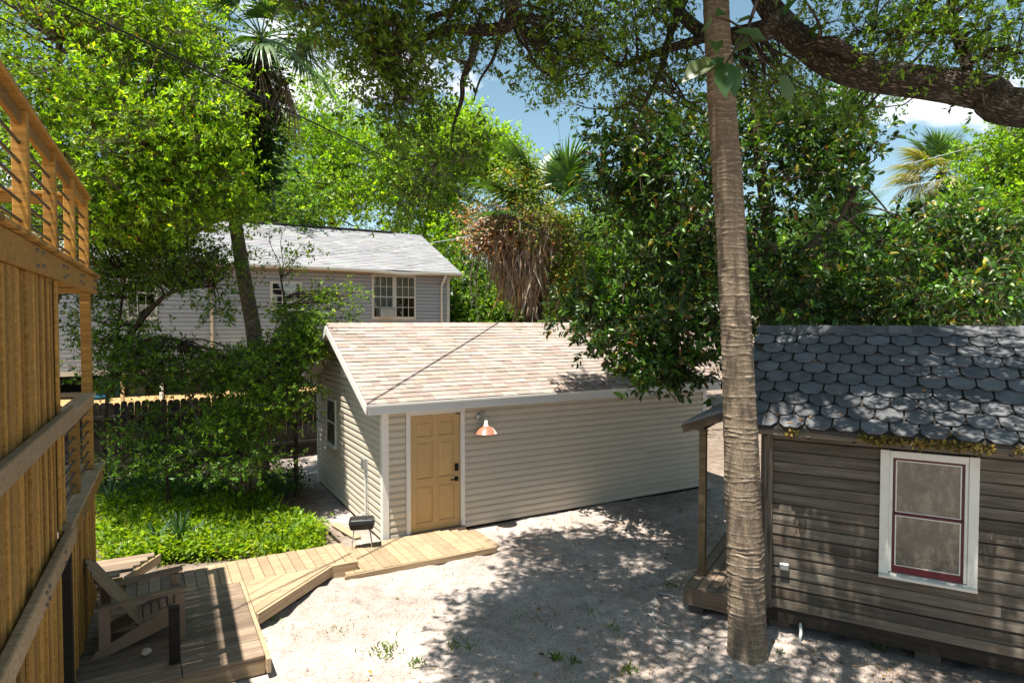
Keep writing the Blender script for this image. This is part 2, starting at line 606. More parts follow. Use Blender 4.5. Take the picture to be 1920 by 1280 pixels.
class MB:
    def __init__(s):
        s.v, s.f, s.uv = [], [], []

    def add(s, V, F):
        n = len(s.v)
        s.v += [tuple(p) for p in V]
        s.f += [tuple(i + n for i in f) for f in F]

    def box(s, x0, x1, y0, y1, z0, z1):
        s.add([(x, y, z) for x in (x0, x1) for y in (y0, y1) for z in (z0, z1)],
              [(0, 1, 3, 2), (4, 6, 7, 5), (0, 4, 5, 1), (2, 3, 7, 6), (0, 2, 6, 4), (1, 5, 7, 3)])

    def tube(s, pts, rad, n=8, cap=True):
        pts = [Vector(p) for p in pts]
        if not hasattr(rad, '__len__'):
            rad = [rad] * len(pts)
        base = len(s.v)
        ref = None
        for i, p in enumerate(pts):
            d = (pts[min(i + 1, len(pts) - 1)] - pts[max(i - 1, 0)]).normalized()
            if ref is None:
                ref = Vector((0, 0, 1)) if abs(d.z) < 0.9 else Vector((1, 0, 0))
            a = ref - d * ref.dot(d)
            if a.length < 1e-4:
                a = d.orthogonal()
            a.normalize()
            ref = a
            c = d.cross(a)
            for k in range(n):
                t = 2 * math.pi * k / n
                s.v.append(tuple(p + (a * math.cos(t) + c * math.sin(t)) * rad[i]))
        for i in range(len(pts) - 1):
            for k in range(n):
                a0 = base + i * n + k
                a1 = base + i * n + (k + 1) % n
                s.f.append((a0, a1, a1 + n, a0 + n))
        if cap:
            s.f.append(tuple(base + k for k in range(n))[::-1])
            s.f.append(tuple(base + (len(pts) - 1) * n + k for k in range(n)))

    def lathe(s, prof, n=20, axis=None):
        base = len(s.v)
        for (r, z) in prof:
            for k in range(n):
                t = 2 * math.pi * k / n
                s.v.append((r * math.cos(t), r * math.sin(t), z))
        for i in range(len(prof) - 1):
            for k in range(n):
                a0 = base + i * n + k
                a1 = base + i * n + (k + 1) % n
                s.f.append((a0, a1, a1 + n, a0 + n))

    def build(s, name, mat, parent=None, smooth=False, loc=None, rot=None):
        return link(name, mesh(name, s.v, s.f, mat, smooth), parent, loc, rot)


def siding(parent, name, mat, frame, x0, x1, z, e, ends=None, proj=0.032):
    """one lap course; frame: 'front' (plane y=0 facing -y, runs along x) or 'left' (plane x=0 facing -x, runs along y)"""
    prof = [(-0.006, 0.0), (proj * 0.92, 0.0), (proj, e * 0.06), (proj * 0.9, e * 0.54), (proj * 0.62, e * 0.68), (proj * 0.22, e * 0.82), (proj * 0.05, e * 0.93), (0.0, e), (-0.006, e)]
    x0t, x1t = ends if ends else (x0, x1)
    cx = (x0 + x1) / 2
    V, F = [], []
    n = len(prof)
    for side in (0, 1):
        for (d, h) in prof:
            t = h / e
            x = (x0 + (x0t - x0) * t) if side == 0 else (x1 + (x1t - x1) * t)
            V.append((x - cx, -d, h))
    for i in range(n):
        j = (i + 1) % n
        F.append((i, j, j + n, i + n))
    F.append(tuple(range(n))[::-1])
    F.append(tuple(range(n, 2 * n)))
    me = mesh(name, V, F, mat)
    o = link(name, me, parent)
    if frame == 'front':
        o.location = (cx, 0, z)
        o.rotation_euler = (0, random.uniform(-1, 1) * 0.004 / max(abs(x1 - x0), 1.0), 0)
    else:                       # local x -> -y, local -y (out) -> -x
        o.rotation_euler = (0, 0, -math.pi / 2)
        o.location = (0, cx, z)
    return o


def siding_left(parent, name, mat, y0, y1, z, e, ends=None):
    # rotated by -90deg: local x = -y ; outward -y_local = -x
    if ends:
        return siding(parent, name, mat, 'left', y0, y1, z, e, None if ends is None else (y0 + y1 - ends[1], y0 + y1 - ends[0]))
    return siding(parent, name, mat, 'left', y0, y1, z, e)


# ---------------- foliage helpers (numpy)
LEAF_SMALL = (np.array([(0, 0, 0), (0.45, 0.5, 0.10), (1, 0, -0.06), (0.45, -0.5, 0.10)], float),
              [(0, 1, 2), (0, 2, 3)])
LEAF_BIG = (np.array([(0, 0, 0), (0.35, 0, 0.02), (0.7, 0, 0.0), (1, 0, -0.12),
                      (0.3, 0.36, 0.09), (0.68, 0.46, 0.08), (0.3, -0.36, 0.09), (0.68, -0.46, 0.08)], float),
            [(0, 1, 4), (1, 2, 5, 4), (2, 3, 5), (0, 6, 1), (1, 6, 7, 2), (2, 7, 3)])
STRIP = (np.array([(0, 0.35, 0), (0, -0.35, 0), (0.5, 0.5, 0.03), (0.5, -0.5, 0.03), (1, 0, -0.1)], float),
         [(0, 1, 3, 2), (2, 3, 4)])


def unit(a):
    return a / np.maximum(np.linalg.norm(a, axis=-1, keepdims=True), 1e-9)


def leaf_object(name, parent, P, D, N, size, width, col, mat, tpl=LEAF_SMALL, kind='stuff'):
    tv, tf = tpl
    n = len(P)
    if n == 0:
        return None
    D = unit(D)
    S = unit(np.cross(N, D))
    Nn = np.cross(D, S)
    size = np.broadcast_to(size, (n,))
    width = np.broadcast_to(width, (n,))
    V = (P[:, None, :] + tv[None, :, 0:1] * (size[:, None, None] * D[:, None, :])
         + tv[None, :, 1:2] * ((size * width)[:, None, None] * S[:, None, :])
         + tv[None, :, 2:3] * (size[:, None, None] * Nn[:, None, :]))
    m = len(tv)
    V = V.reshape(-1, 3)
    loops, starts, tot = [], [], []
    lt = np.concatenate([np.array(f) for f in tf])
    lens = np.array([len(f) for f in tf])
    L = (lt[None, :] + (np.arange(n) * m)[:, None]).reshape(-1)
    lens_all = np.tile(lens, n)
    st = np.concatenate([[0], np.cumsum(lens_all)[:-1]])
    me = bpy.data.meshes.new(name)
    me.vertices.add(len(V))
    me.vertices.foreach_set('co', V.astype(np.float32).ravel())
    me.loops.add(len(L))
    me.loops.foreach_set('vertex_index', L.astype(np.int32))
    me.polygons.add(len(lens_all))
    me.polygons.foreach_set('loop_start', st.astype(np.int32))
    me.polygons.foreach_set('loop_total', lens_all.astype(np.int32))
    ca = me.attributes.new('Col', 'FLOAT_COLOR', 'POINT')
    C = np.concatenate([np.repeat(col, m, axis=0), np.ones((n * m, 1))], 1)
    ca.data.foreach_set('color', C.astype(np.float32).ravel())
    me.materials.append(MAT[mat])
    me.update(calc_edges=True)
    o = link(name, me, parent)
    if kind:
        o['kind'] = kind
    return o


def palette(n, cols, weights, jit=0.25, r=rng):
    cols = np.array(cols, float)
    k = r.choice(len(cols), n, p=np.array(weights) / sum(weights))
    return cols[k] * (1 + jit * (r.random((n, 1)) - 0.5) * 2) * (1 + 0.08 * (r.random((n, 3)) - 0.5))


def clumps_in(blobs, n, shell=2.4, r=rng, low=-1.0):
    """blobs: list of (center, radii, weight)"""
    w = np.array([b[2] for b in blobs], float)
    k = r.choice(len(blobs), n, p=w / w.sum())
    d = unit(r.normal(size=(n, 3)))
    rad = r.random(n) ** (1.0 / shell)
    c = np.array([b[0] for b in blobs])[k]
    rr = np.array([b[1] for b in blobs])[k]
    return c + d * rad[:, None] * rr, d


def twigs(centres, outd, per, spread, r=rng, flat=0.6):
    """twig origins around clump centres"""
    n = len(centres)
    off = r.normal(size=(n, per, 3)) * spread
    off[:, :, 2] *= flat
    P = (centres[:, None, :] + off).reshape(-1, 3)
    D = unit(off + 0.5 * np.repeat(outd[:, None, :], per, 1) * spread + r.normal(size=off.shape) * spread * 0.5).reshape(-1, 3)
    return P, D


def twig_leaves(P, D, k, length, r=rng, up=0.6, spreadang=0.9):
    """k leaves along each twig -> leaf P, D, N"""
    n = len(P)
    t = r.random((n, k)) * length
    LP = (P[:, None, :] + D[:, None, :] * t[:, :, None])
    side = unit(np.cross(np.repeat(D[:, None, :], k, 1), r.normal(size=(n, k, 3))))
    LD = unit(np.repeat(D[:, None, :], k, 1) * (1 - 0.45 * spreadang) + side * spreadang)
    N = unit(r.normal(size=(n, k, 3)) * 0.7 + np.array([0, 0, up]))
    return LP.reshape(-1, 3), LD.reshape(-1, 3), N.reshape(-1, 3)


def curve_pts(a, b, n, sag, r=rng):
    a, b = np.array(a, float), np.array(b, float)
    L = np.linalg.norm(b - a)
    j = r.normal(size=3) * sag * L
    j2 = r.normal(size=3) * sag * L * 0.5
    ts = np.linspace(0, 1, n)
    return [a + (b - a) * t + j * math.sin(math.pi * t) + j2 * math.sin(2 * math.pi * t) for t in ts]


def tube_mesh(name, paths, mat, n=7, uvscale=1.0, parent=None, bumpy=0.0, r=rng):
    """paths: list of (points, radii). UV: u round, v along."""
    V, F, UV = [], [], []
    for pts, rad in paths:
        pts = [Vector(p) for p in pts]
        base = len(V)
        ref = None
        m = n if max(rad) > 0.05 else max(5, n - 3)
        dist = 0.0
        for i, p in enumerate(pts):
            if i:
                dist += (p - pts[i - 1]).length
            d = (pts[min(i + 1, len(pts) - 1)] - pts[max(i - 1, 0)]).normalized()
            if ref is None:
                ref = Vector((0, 0, 1)) if abs(d.z) < 0.9 else Vector((1, 0, 0))
            a = ref - d * ref.dot(d)
            if a.length < 1e-4:
                a = d.orthogonal()
            a.normalize()
            ref = a
            c = d.cross(a)
            for k in range(m + 1):
                t = 2 * math.pi * (k % m) / m
                rr = rad[i] * (1 + (bumpy * math.sin(3 * t + dist * 2.1) + bumpy * math.sin(5 * t - dist * 3.7)))
                V.append(tuple(p + (a * math.cos(t) + c * math.sin(t)) * rr))
                UV.append((k / m * max(rad[i], 0.02) * 6.28 * uvscale, dist * uvscale))
        q = m + 1
        for i in range(len(pts) - 1):
            for k in range(m):
                a0 = base + i * q + k
                F.append((a0, a0 + 1, a0 + 1 + q, a0 + q))
    me = mesh(name, V, F, mat, True)
    uvl = me.uv_layers.new(name='UVMap')
    vi = np.empty(len(me.loops), np.int32)
    me.loops.foreach_get('vertex_index', vi)
    uvl.data.foreach_set('uv', np.array(UV, np.float32)[vi].ravel())
    return link(name, me, parent)


def nearest_on(skel, p):
    d = [np.linalg.norm(np.array(s[0]) - p) for s in skel]
    return skel[int(np.argmin(d))]


def rel(o, pts):
    return [np.array(p) - np.array(o) for p in pts]


def build_tree(name, label, base, trunk, blobs, nclump, per, k, leaf, width, spread, cols, weights, mat, barkm,
               tpl=LEAF_SMALL, twl=0.25, shell=2.4, up=0.6, group=None, branch_r=0.035, flat=0.6, limbs=(), cat='tree', seed=1, nbranch=None, kleafs=0, trunk_n=9, filt=None, bumpy=0.0):
    """tree = empty > trunk, crown; all points given in world space"""
    r = np.random.default_rng(seed)
    base = np.array(base, float)
    root = empty(name, tuple(base))
    tag(root, label, cat, group)
    skel = []
    paths = []

    def dense(pts, rad):
        P = [np.array(p, float) for p in pts]
        n = len(P)
        out, ro = [], []
        for i in range(n - 1):
            p0, p1, p2, p3 = P[max(i - 1, 0)], P[i], P[i + 1], P[min(i + 2, n - 1)]
            for t in np.linspace(0, 1, 7)[:-1]:
                out.append(0.5 * ((2 * p1) + (-p0 + p2) * t + (2 * p0 - 5 * p1 + 4 * p2 - p3) * t * t + (-p0 + 3 * p1 - 3 * p2 + p3) * t ** 3))
                ro.append(rad[i] + (rad[i + 1] - rad[i]) * t)
        out.append(P[-1])
        ro.append(rad[-1])
        return out, ro
    for pts, rad in [trunk] + list(limbs):
        dp, dr = dense(pts, rad)
        paths.append((rel(base, dp), dr))
        h = len(dp) // 4 if len(skel) == 0 else 0
        skel += list(zip(dp[h:], dr[h:]))
    C, dout = clumps_in(blobs, nclump, shell, r)
    if filt is not None:
        keep = filt(C)
        C, dout = C[keep], dout[keep]
    nb = len(C) if nbranch is None else min(nbranch, len(C))
    for c in C[:nb]:
        s = nearest_on(skel, c)
        rr = min(branch_r, s[1] * 0.6)
        pts = curve_pts(s[0], c, 7, 0.06, r)
        paths.append((rel(base, pts), list(np.linspace(rr, 0.006, 7))))
    tube_mesh('trunk', paths, barkm, trunk_n, 1.0, root, bumpy)
    TP, TD = twigs(C, dout, per, spread, r, flat)
    if filt is not None:
        kp = filt(TP)
        TP, TD = TP[kp], TD[kp]
    if filt is None:
        cc = np.repeat(C, per, 0)
        dv = TP + TD * twl - cc
        ln = np.linalg.norm(dv, axis=1)
        leaf_object('twigs', root, cc - base, dv, r.normal(size=dv.shape), ln, 0.004 / np.maximum(ln, 0.05) * (1 + leaf * 4), palette(len(ln), [(0.10, 0.08, 0.06), (0.16, 0.13, 0.10)], [1, 1], 0.3, r), 'leaf_dry', STRIP)
    LP, LD, LN = twig_leaves(TP, TD, k, twl, r, up)
    n = len(LP)
    size = leaf * (0.5 + 0.9 * r.random(n))
    col = palette(n, cols, weights, 0.25, r)
    # each clump has its own shade of green
    cl = np.repeat(0.8 + 0.45 * r.random(len(TP)), k)[:, None]
    if filt is None:
        cl = cl * np.repeat(0.6 + 0.8 * r.random(len(C)), per * k)[:, None]
    col = col * cl
    LP = LP - base
    if kleafs:
        d = np.linalg.norm(LP + base - CAM, axis=1)
        # pixels, in-frame only
        q = LP + base
        px = 960 + FPX * q[:, 0] / q[:, 1]
        py = 603 - FPX * (q[:, 2] - CAM[2]) / q[:, 1]
        vis = (px > 0) & (px < 1920) & (py > 0) & (py < 1280)
        d = np.where(vis, d, 1e9)
        order = np.argsort(d)[:kleafs * 4:4]
        msk = np.zeros(n, bool)
        msk[order] = True
        for i in order:
            leaf_object('leaf', root, LP[i:i + 1] * 0, LD[i:i + 1], LN[i:i + 1], size[i:i + 1], width, col[i:i + 1], mat, tpl, None).location = LP[i]
        LP, LD, LN, size, col = LP[~msk], LD[~msk], LN[~msk], size[~msk], col[~msk]
    leaf_object('crown', root, LP, LD, LN, size, width, col, mat, tpl)
    return root


# frames
ANG = R(29.5)
A = np.array([math.cos(ANG), math.sin(ANG)])
B = np.array([-math.sin(ANG), math.cos(ANG)])
FP = np.array([-9.5, 15.4])              # a point of the fence line

# ------------------------------------------------------------------ ground


def build_ground():
    def axis(lo, hi, c, fine, span):
        core = np.arange(c - span, c + span, fine)
        out = []
        v, st = core[-1], fine
        while v < hi:
            st *= 1.22
            v += st
            out.append(v)
        out2 = []
        v, st = core[0], fine
        while v > lo:
            st *= 1.22
            v -= st
            out2.append(v)
        return np.array(out2[::-1] + list(core) + out)
    xs = axis(-600, 600, -2.0, 0.07, 12.0)
    ys = axis(-300, 900, 11.0, 0.07, 9.5)
    X, Y = np.meshgrid(xs, ys)
    s = (X - FP[0]) * B[0] + (Y - FP[1]) * B[1]
    a = (X - FP[0]) * A[0] + (Y - FP[1]) * A[1]

    def ss(x, lo, hi):
        t = np.clip((x - lo) / (hi - lo), 0, 1)
        return t * t * (3 - 2 * t)
    Z = 1.6 * ss(s, 0.03, 0.28) * (1 - ss(a, 7, 13))
    r = np.random.default_rng(3)
    nz = np.zeros_like(X)
    for i in range(26):
        f = r.uniform(0.6, 7.0)
        th = r.uniform(0, 6.28)
        nz += np.sin(f * (X * math.cos(th) + Y * math.sin(th)) + r.uniform(0, 6.28)) / (f ** 0.9)
    near = (np.abs(X) < 14) & (Y < 22)
    Z += np.where(near, nz * 0.009, 0)
    # footprints and scuffs
    rf = np.random.default_rng(17)
    for _ in range(420):
        fx, fy = rf.uniform(-3, 5), rf.uniform(5.5, 13.5)
        th = rf.uniform(0, 6.28)
        m_ = (np.abs(X - fx) < 0.5) & (np.abs(Y - fy) < 0.5)
        dx, dy = X[m_] - fx, Y[m_] - fy
        u_, v_ = dx * math.cos(th) + dy * math.sin(th), -dx * math.sin(th) + dy * math.cos(th)
        q_ = (u_ / 0.16) ** 2 + (v_ / 0.09) ** 2
        Z[m_] += rf.uniform(0.010, 0.034) * (-np.exp(-q_) + 0.6 * np.exp(-(np.sqrt(q_) - 1.5) ** 2 * 4))
    # sand heaped round the palm's foot, worn hollow along the boardwalk
    Z += 0.05 * np.exp(-(((X - 2.55) ** 2 + (Y - 6.95) ** 2) / 0.25))
    V = np.stack([X, Y, Z], -1).reshape(-1, 3)
    ny, nx = X.shape
    i = np.arange((ny - 1) * (nx - 1))
    q = (i // (nx - 1)) * nx + i % (nx - 1)
    Fq = np.stack([q, q + 1, q + nx + 1, q + nx], 1)
    me = bpy.data.meshes.new('ground')
    me.vertices.add(len(V))
    me.vertices.foreach_set('co', V.astype(np.float32).ravel())
    me.loops.add(len(Fq) * 4)
    me.loops.foreach_set('vertex_index', Fq.astype(np.int32).ravel())
    me.polygons.add(len(Fq))
    me.polygons.foreach_set('loop_start', (np.arange(len(Fq)) * 4).astype(np.int32))
    me.polygons.foreach_set('loop_total', np.full(len(Fq), 4, np.int32))
    me.polygons.foreach_set('use_smooth', np.ones(len(Fq), bool))
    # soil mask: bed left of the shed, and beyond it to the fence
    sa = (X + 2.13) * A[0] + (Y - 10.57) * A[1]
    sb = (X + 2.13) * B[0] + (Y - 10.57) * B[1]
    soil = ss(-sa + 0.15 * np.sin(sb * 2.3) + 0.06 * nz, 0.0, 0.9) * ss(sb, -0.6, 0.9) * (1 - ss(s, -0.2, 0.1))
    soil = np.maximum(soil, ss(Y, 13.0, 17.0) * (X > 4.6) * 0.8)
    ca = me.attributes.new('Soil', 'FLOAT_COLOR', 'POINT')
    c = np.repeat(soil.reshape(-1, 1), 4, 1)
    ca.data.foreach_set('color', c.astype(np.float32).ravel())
    me.materials.append(MAT['sand'])
    me.update(calc_edges=True)
    o = link('ground', me)
    tag(o, 'pale sandy yard with worn hollows and leaf mould', None, None, 'structure')


build_ground()

# ------------------------------------------------------------------ shed
SH = np.array([-2.13, 10.57])
SW, SL = 4.69, 7.36            # gable width (y), length (x)
RS = 1.26 / 2.645              # roof rise per run


def roof_z(y):
    return 2.38 + (min(y, SW - y) + 0.30) * RS


def shingle_roof(parent, x0, x1, y0, run, z0, slope, expo, cols, wts, wmin, wmax, limit, name='shingle', th=0.011, mat='shingle', seed=5, sheet=True):
    """tabs on a slope rising along +y from (y0,z0); the nearest `limit` tabs are objects, the rest one stuff part"""
    r = np.random.default_rng(seed)
    L = math.hypot(1, slope)
    sl = run * L
    ang = math.atan(slope)
    tabs = []
    nrow = int(math.ceil(sl / expo))
    for i in range(nrow):
        x = x0 - r.random() * wmax * 0.5
        while x < x1:
            w = r.uniform(wmin, wmax)
            a, c = max(x, x0), min(x + w - 0.004, x1)
            if c - a > 0.03:
                d0 = i * expo
                d1 = min(d0 + expo * 1.25, sl)
                tabs.append((a, c, d0, d1, r.uniform(0.75, 1.35) * th))
            x += w
    cs = palette(len(tabs), cols, wts, 0.08, r)

    def geo(t):
        a, c, d0, d1, h = t
        hw = (c - a) / 2
        P = []
        for (x, d) in ((-hw, 0), (hw, 0), (hw, d1 - d0), (-hw, d1 - d0)):
            f = 1 - d / max(d1 - d0, 1e-4)
            P.append((x, d, 0.002 + h * (0.35 + 0.65 * f) + 0.004 * f))
        for (x, d) in ((-hw, 0), (hw, 0), (hw, d1 - d0), (-hw, d1 - d0)):
            P.append((x, d, 0.0))
        return P, [(0, 1, 2, 3), (7, 6, 5, 4), (0, 4, 5, 1), (1, 5, 6, 2), (2, 6, 7, 3), (3, 7, 4, 0)]

    def put(me_v, me_f, col, nm):
        me = bpy.data.meshes.new(nm)
        me.from_pydata(me_v, [], me_f)
        ca = me.attributes.new('Col', 'FLOAT_COLOR', 'POINT')
        ca.data.foreach_set('color', np.array(col, np.float32).ravel())
        me.materials.append(MAT[mat])
        me.update()
        return me
    rest = ([], [], [])
    for i, t in enumerate(tabs):
        P, F = geo(t)
        cx = (t[0] + t[1]) / 2
        org = Vector((cx, y0 + t[2] * math.cos(ang), z0 + t[2] * math.sin(ang)))
        col = [(*cs[i], 1)] * 8
        if i < limit:
            o = link(name, put(P, F, col, name), parent, org, (ang, 0, 0))
        else:
            M = Matrix.Translation(org) @ Matrix.Rotation(ang, 4, 'X')
            n = len(rest[0])
            rest[0].extend([tuple(M @ Vector(p)) for p in P])
            rest[1].extend([tuple(k + n for k in f) for f in F])
            rest[2].extend(col)
    if rest[0]:
        o = link('shingle_field', put(rest[0], rest[1], rest[2], 'shingle_field'), parent)
        o['kind'] = 'stuff'


def slab(parent, name, mat, pts, th):
    """extrude polygon pts (3d) downwards by th"""
    n = len(pts)
    V = list(pts) + [(p[0], p[1], p[2] - th) for p in pts]
    F = [tuple(range(n)), tuple(range(n, 2 * n))[::-1]] + [(i, i + n, (i + 1) % n + n, (i + 1) % n) for i in range(n)]
    return link(name, mesh(name, V, F, mat), parent)


def build_shed():
    root = empty('garden_shed', (SH[0], SH[1], 0), ANG)
    tag(root, 'cream vinyl-sided shed with tan shingle roof and tan panel door', 'shed')
    W, L = SW, SL
    # core walls behind the siding
    g = MB()
    g.add([(0.02, 0.02, 0), (0.02, W - 0.02, 0), (0.02, W - 0.02, 2.30), (0.02, W / 2, roof_z(W / 2) - 0.12), (0.02, 0.02, 2.30),
           (L - 0.02, 0.02, 0), (L - 0.02, W - 0.02, 0), (L - 0.02, W - 0.02, 2.30), (L - 0.02, W / 2, roof_z(W / 2) - 0.12), (L - 0.02, 0.02, 2.30)],
          [(0, 1, 2, 3, 4), (5, 9, 8, 7, 6), (0, 4, 9, 5), (1, 6, 7, 2)])
    g.build('wall', 'vinyl_cream', root)
    e = 0.115
    d0, d1 = 0.37, 1.475
    nc = 20
    for i in range(nc):
        z = 0.05 + i * e
        if z + e > 2.36:
            break
        if z < 2.10:
            siding(root, 'siding_board', 'vinyl_cream', 'front', 0.07, d0, z, e)
            jx = d1 + 1.0 + (i * 1.37) % 3.2
            siding(root, 'siding_board', 'vinyl_cream', 'front', d1, jx, z, e)
            siding(root, 'siding_board', 'vinyl_cream', 'front', jx + 0.002, L - 0.07, z - 0.0015, e)
        else:
            siding(root, 'siding_board', 'vinyl_cream', 'front', 0.07, L - 0.07, z, e)
    i = 0
    while True:
        z = 0.05 + i * e
        zt = z + e
        if z < 2.2:
            siding_left(root, 'siding_board', 'vinyl_cream', 0.07, W - 0.07, z, e)
        else:
            def yl(h):
                return max(0.07, (h + 0.13 - 2.38) / RS - 0.30 + 0.02)
            a0, a1 = yl(z), yl(zt)
            if a1 > W / 2 - 0.05:
                break
            siding_left(root, 'siding_board', 'vinyl_cream', a0, W - a0, z, e, (a1, W - a1))
        i += 1
    # corner posts
    for (x, y) in ((0.0, 0.0), (0.0, W), (L, 0.0)):
        box(root, 'corner_post', 'trim_white', x - 0.04 if x == 0 else x - 0.075, x + 0.075 if x == 0 else x + 0.04,
            y - 0.04 if y == 0 else y - 0.075, y + 0.075 if y == 0 else y + 0.04, 0.0, 2.33)
    box(root, 'base_board', 'fence_wood', -0.012, L, -0.012, 0.01, 0.0, 0.05)
    box(root, 'base_board', 'fence_wood', -0.012, 0.008, 0.012, W, 0.0, 0.05)
    # roof decks
    xl, xr = -0.36, L + 0.36
    yr = W / 2
    ze, zr = 2.38, roof_z(yr)
    slab(root, 'roof_deck', 'roof_edge', [(xl, -0.30, ze), (xr, -0.30, ze), (xr, yr, zr), (xl, yr, zr)], 0.03)
    slab(root, 'roof_deck', 'roof_edge', [(xl, yr, zr), (xr, yr, zr), (xr, W + 0.30, ze), (xl, W + 0.30, ze)], 0.03)
    cols = [(0.335, 0.275, 0.24), (0.36, 0.298, 0.262), (0.30, 0.242, 0.21), (0.375, 0.315, 0.28), (0.325, 0.255, 0.217)]
    shingle_roof(root, xl - 0.015, xr + 0.015, -0.318, yr + 0.318, ze - 0.018 * RS, RS, 0.138, cols, [3, 4, 2, 2, 2], 0.13, 0.32, 300, th=0.016)
    # ridge caps
    r = np.random.default_rng(9)
    x = xl
    while x < xr:
        w = 0.22
        V = [(0, -0.15, -0.15 * RS), (w + 0.05, -0.15, -0.15 * RS), (w + 0.05, 0, 0.004), (0, 0, 0.012), (w + 0.05, 0.15, -0.15 * RS), (0, 0.15, -0.15 * RS)]
        me = mesh('ridge_cap', V, [(0, 1, 2, 3), (3, 2, 4, 5)], 'shingle')
        ca = me.attributes.new('Col', 'FLOAT_COLOR', 'POINT')
        c = palette(1, cols, [3, 4, 2, 3, 2], 0.1, r)[0]
        ca.data.foreach_set('color', np.array([(*c, 1)] * 6, np.float32).ravel())
        link('ridge_cap', me, root, (x, yr, zr + 0.022))
        x += w
    # fascia, gutter edge, rake boards, soffits
    box(root, 'fascia', 'fascia_grey', xl, xr, -0.322, -0.297, 2.205, 2.362)
    box(root, 'drip_edge', 'trim_white', xl - 0.01, xr + 0.01, -0.335, -0.323, 2.335, 2.372)
    box(root, 'fascia', 'fascia_grey', xl, xr, W + 0.297, W + 0.322, 2.205, 2.362)
    box(root, 'soffit', 'vinyl_cream', xl + 0.01, xr - 0.01, -0.295, 0.03, 2.212, 2.222)
    for (ya, za, yb, zb) in ((-0.30, ze, yr, zr), (W + 0.30, ze, yr, zr)):
        for x in (xl, xr):
            up = (0, -(zb - za), (yb - ya)) if yb > ya else (0, (zb - za), -(yb - ya))
            sx = x - 0.012 if x < 0 else x + 0.012
            stick(root, 'rake_board', 'trim_white', (sx, ya, za - 0.10), (sx, yb, zb - 0.10), 0.022, 0.15, (0, -RS, 1) if yb > ya else (0, RS, 1))
        xa, xb = xl + 0.002, -0.02
        slab(root, 'soffit', 'vinyl_cream', [(xa, ya, za - 0.13), (xb, ya, za - 0.13), (xb, yb, zb - 0.13), (xa, yb, zb - 0.13)], 0.012)
    # gable vent
    v = box(root, 'gable_vent', 'trim_white', -0.042, -0.02, W / 2 - 0.17, W / 2 + 0.17, 2.60, 2.98)
    for k in range(7):
        stick(root, 'vent_slat', 'trim_white', (-0.05, W / 2 - 0.14, 2.65 + k * 0.047), (-0.05, W / 2 + 0.14, 2.65 + k * 0.047), 0.02, 0.022, (0.6, 0, 1))
    # side window
    y0, y1, z0, z1 = 3.05, 3.72, 1.12, 2.02
    box(root, 'window_frame', 'trim_white', -0.055, -0.01, y0 - 0.06, y0, z0 - 0.06, z1 + 0.06)
    box(root, 'window_frame', 'trim_white', -0.055, -0.01, y1, y1 + 0.06, z0 - 0.06, z1 + 0.06)
    box(root, 'window_frame', 'trim_white', -0.055, -0.01, y0, y1, z1, z1 + 0.06)
    box(root, 'window_frame', 'trim_white', -0.055, -0.01, y0, y1, (z0 + z1) / 2 - 0.02, (z0 + z1) / 2 + 0.02)
    box(root, 'window_sill', 'window_paint', -0.10, -0.01, y0 - 0.08, y1 + 0.08, z0 - 0.06, z0)
    for (a, b_) in ((z0, (z0 + z1) / 2 - 0.02), ((z0 + z1) / 2 + 0.02, z1)):
        box(root, 'window_pane', 'glass_dust_reflect', -0.042, -0.036, y0, y1, a, b_, 0.001)
    # electric box and conduits on the gable side
    box(root, 'meter_box', 'galvanised', -0.10, -0.02, 0.86, 1.0, 1.06, 1.26)
    m = MB(); m.tube([(-0.05, 0.90, 1.06), (-0.05, 0.90, 0.02)], 0.014)
    m.build('conduit', 'pvc', root)
    m = MB(); m.tube([(-0.042, 0.80, 1.26), (-0.042, 0.78, 0.02)], 0.008)
    m.build('conduit', 'cable_grey', root)
    # door frame and door
    x0, x1, zt, zb = 0.463, 1.381, 2.10, 0.085
    for (a, b_) in ((x0 - 0.088, x0 - 0.006), (x1 + 0.006, x1 + 0.088)):
        box(root, 'door_casing', 'trim_white', a, b_, -0.046, 0.0, 0.03, zt + 0.095)
        box(root, 'door_casing', 'trim_white', a + 0.02, b_ - 0.02, -0.054, -0.046, 0.03, zt + 0.07)
    box(root, 'door_casing', 'trim_white', x0 - 0.006, x1 + 0.006, -0.044, 0.0, zt, zt + 0.092)
    box(root, 'threshold', 'deck_grey', x0 - 0.08, x1 + 0.08, -0.09, 0.02, 0.03, zb)
    dr = box(root, 'door', 'door_tan', x0, x1, 0.004, 0.03, zb + 0.004, zt - 0.004)
    cx, cz = (x0 + x1) / 2, (zb + zt) / 2

    def panel(ax, bx, az, bz):
        # raised six-panel moulding: sunk frame with a fielded centre
        ax, bx, az, bz = ax - cx, bx - cx, az - cz, bz - cz
        V, F = [], []
        for ins, d in ((0.0, -0.0145), (0.022, -0.0145), (0.05, -0.0265), (0.06, -0.0265)):
            V += [(ax + ins, d, az + ins), (bx - ins, d, az + ins), (bx - ins, d, bz - ins), (ax + ins, d, bz - ins)]
        for q in range(3):
            for k in range(4):
                F.append((q * 4 + k, q * 4 + (k + 1) % 4, q * 4 + 4 + (k + 1) % 4, q * 4 + 4 + k))
        F.append((12, 13, 14, 15))
        link('door_panel', mesh('door_panel', V, F, 'door_tan'), dr)
    pc = ((x0 + 0.105, x0 + 0.405), (x1 - 0.405, x1 - 0.105))
    pr = ((0.24, 0.88), (1.00, 1.63), (1.72, 1.98))
    for (ax, bx) in pc:
        for (az, bz) in pr:
            panel(ax, bx, az, bz)
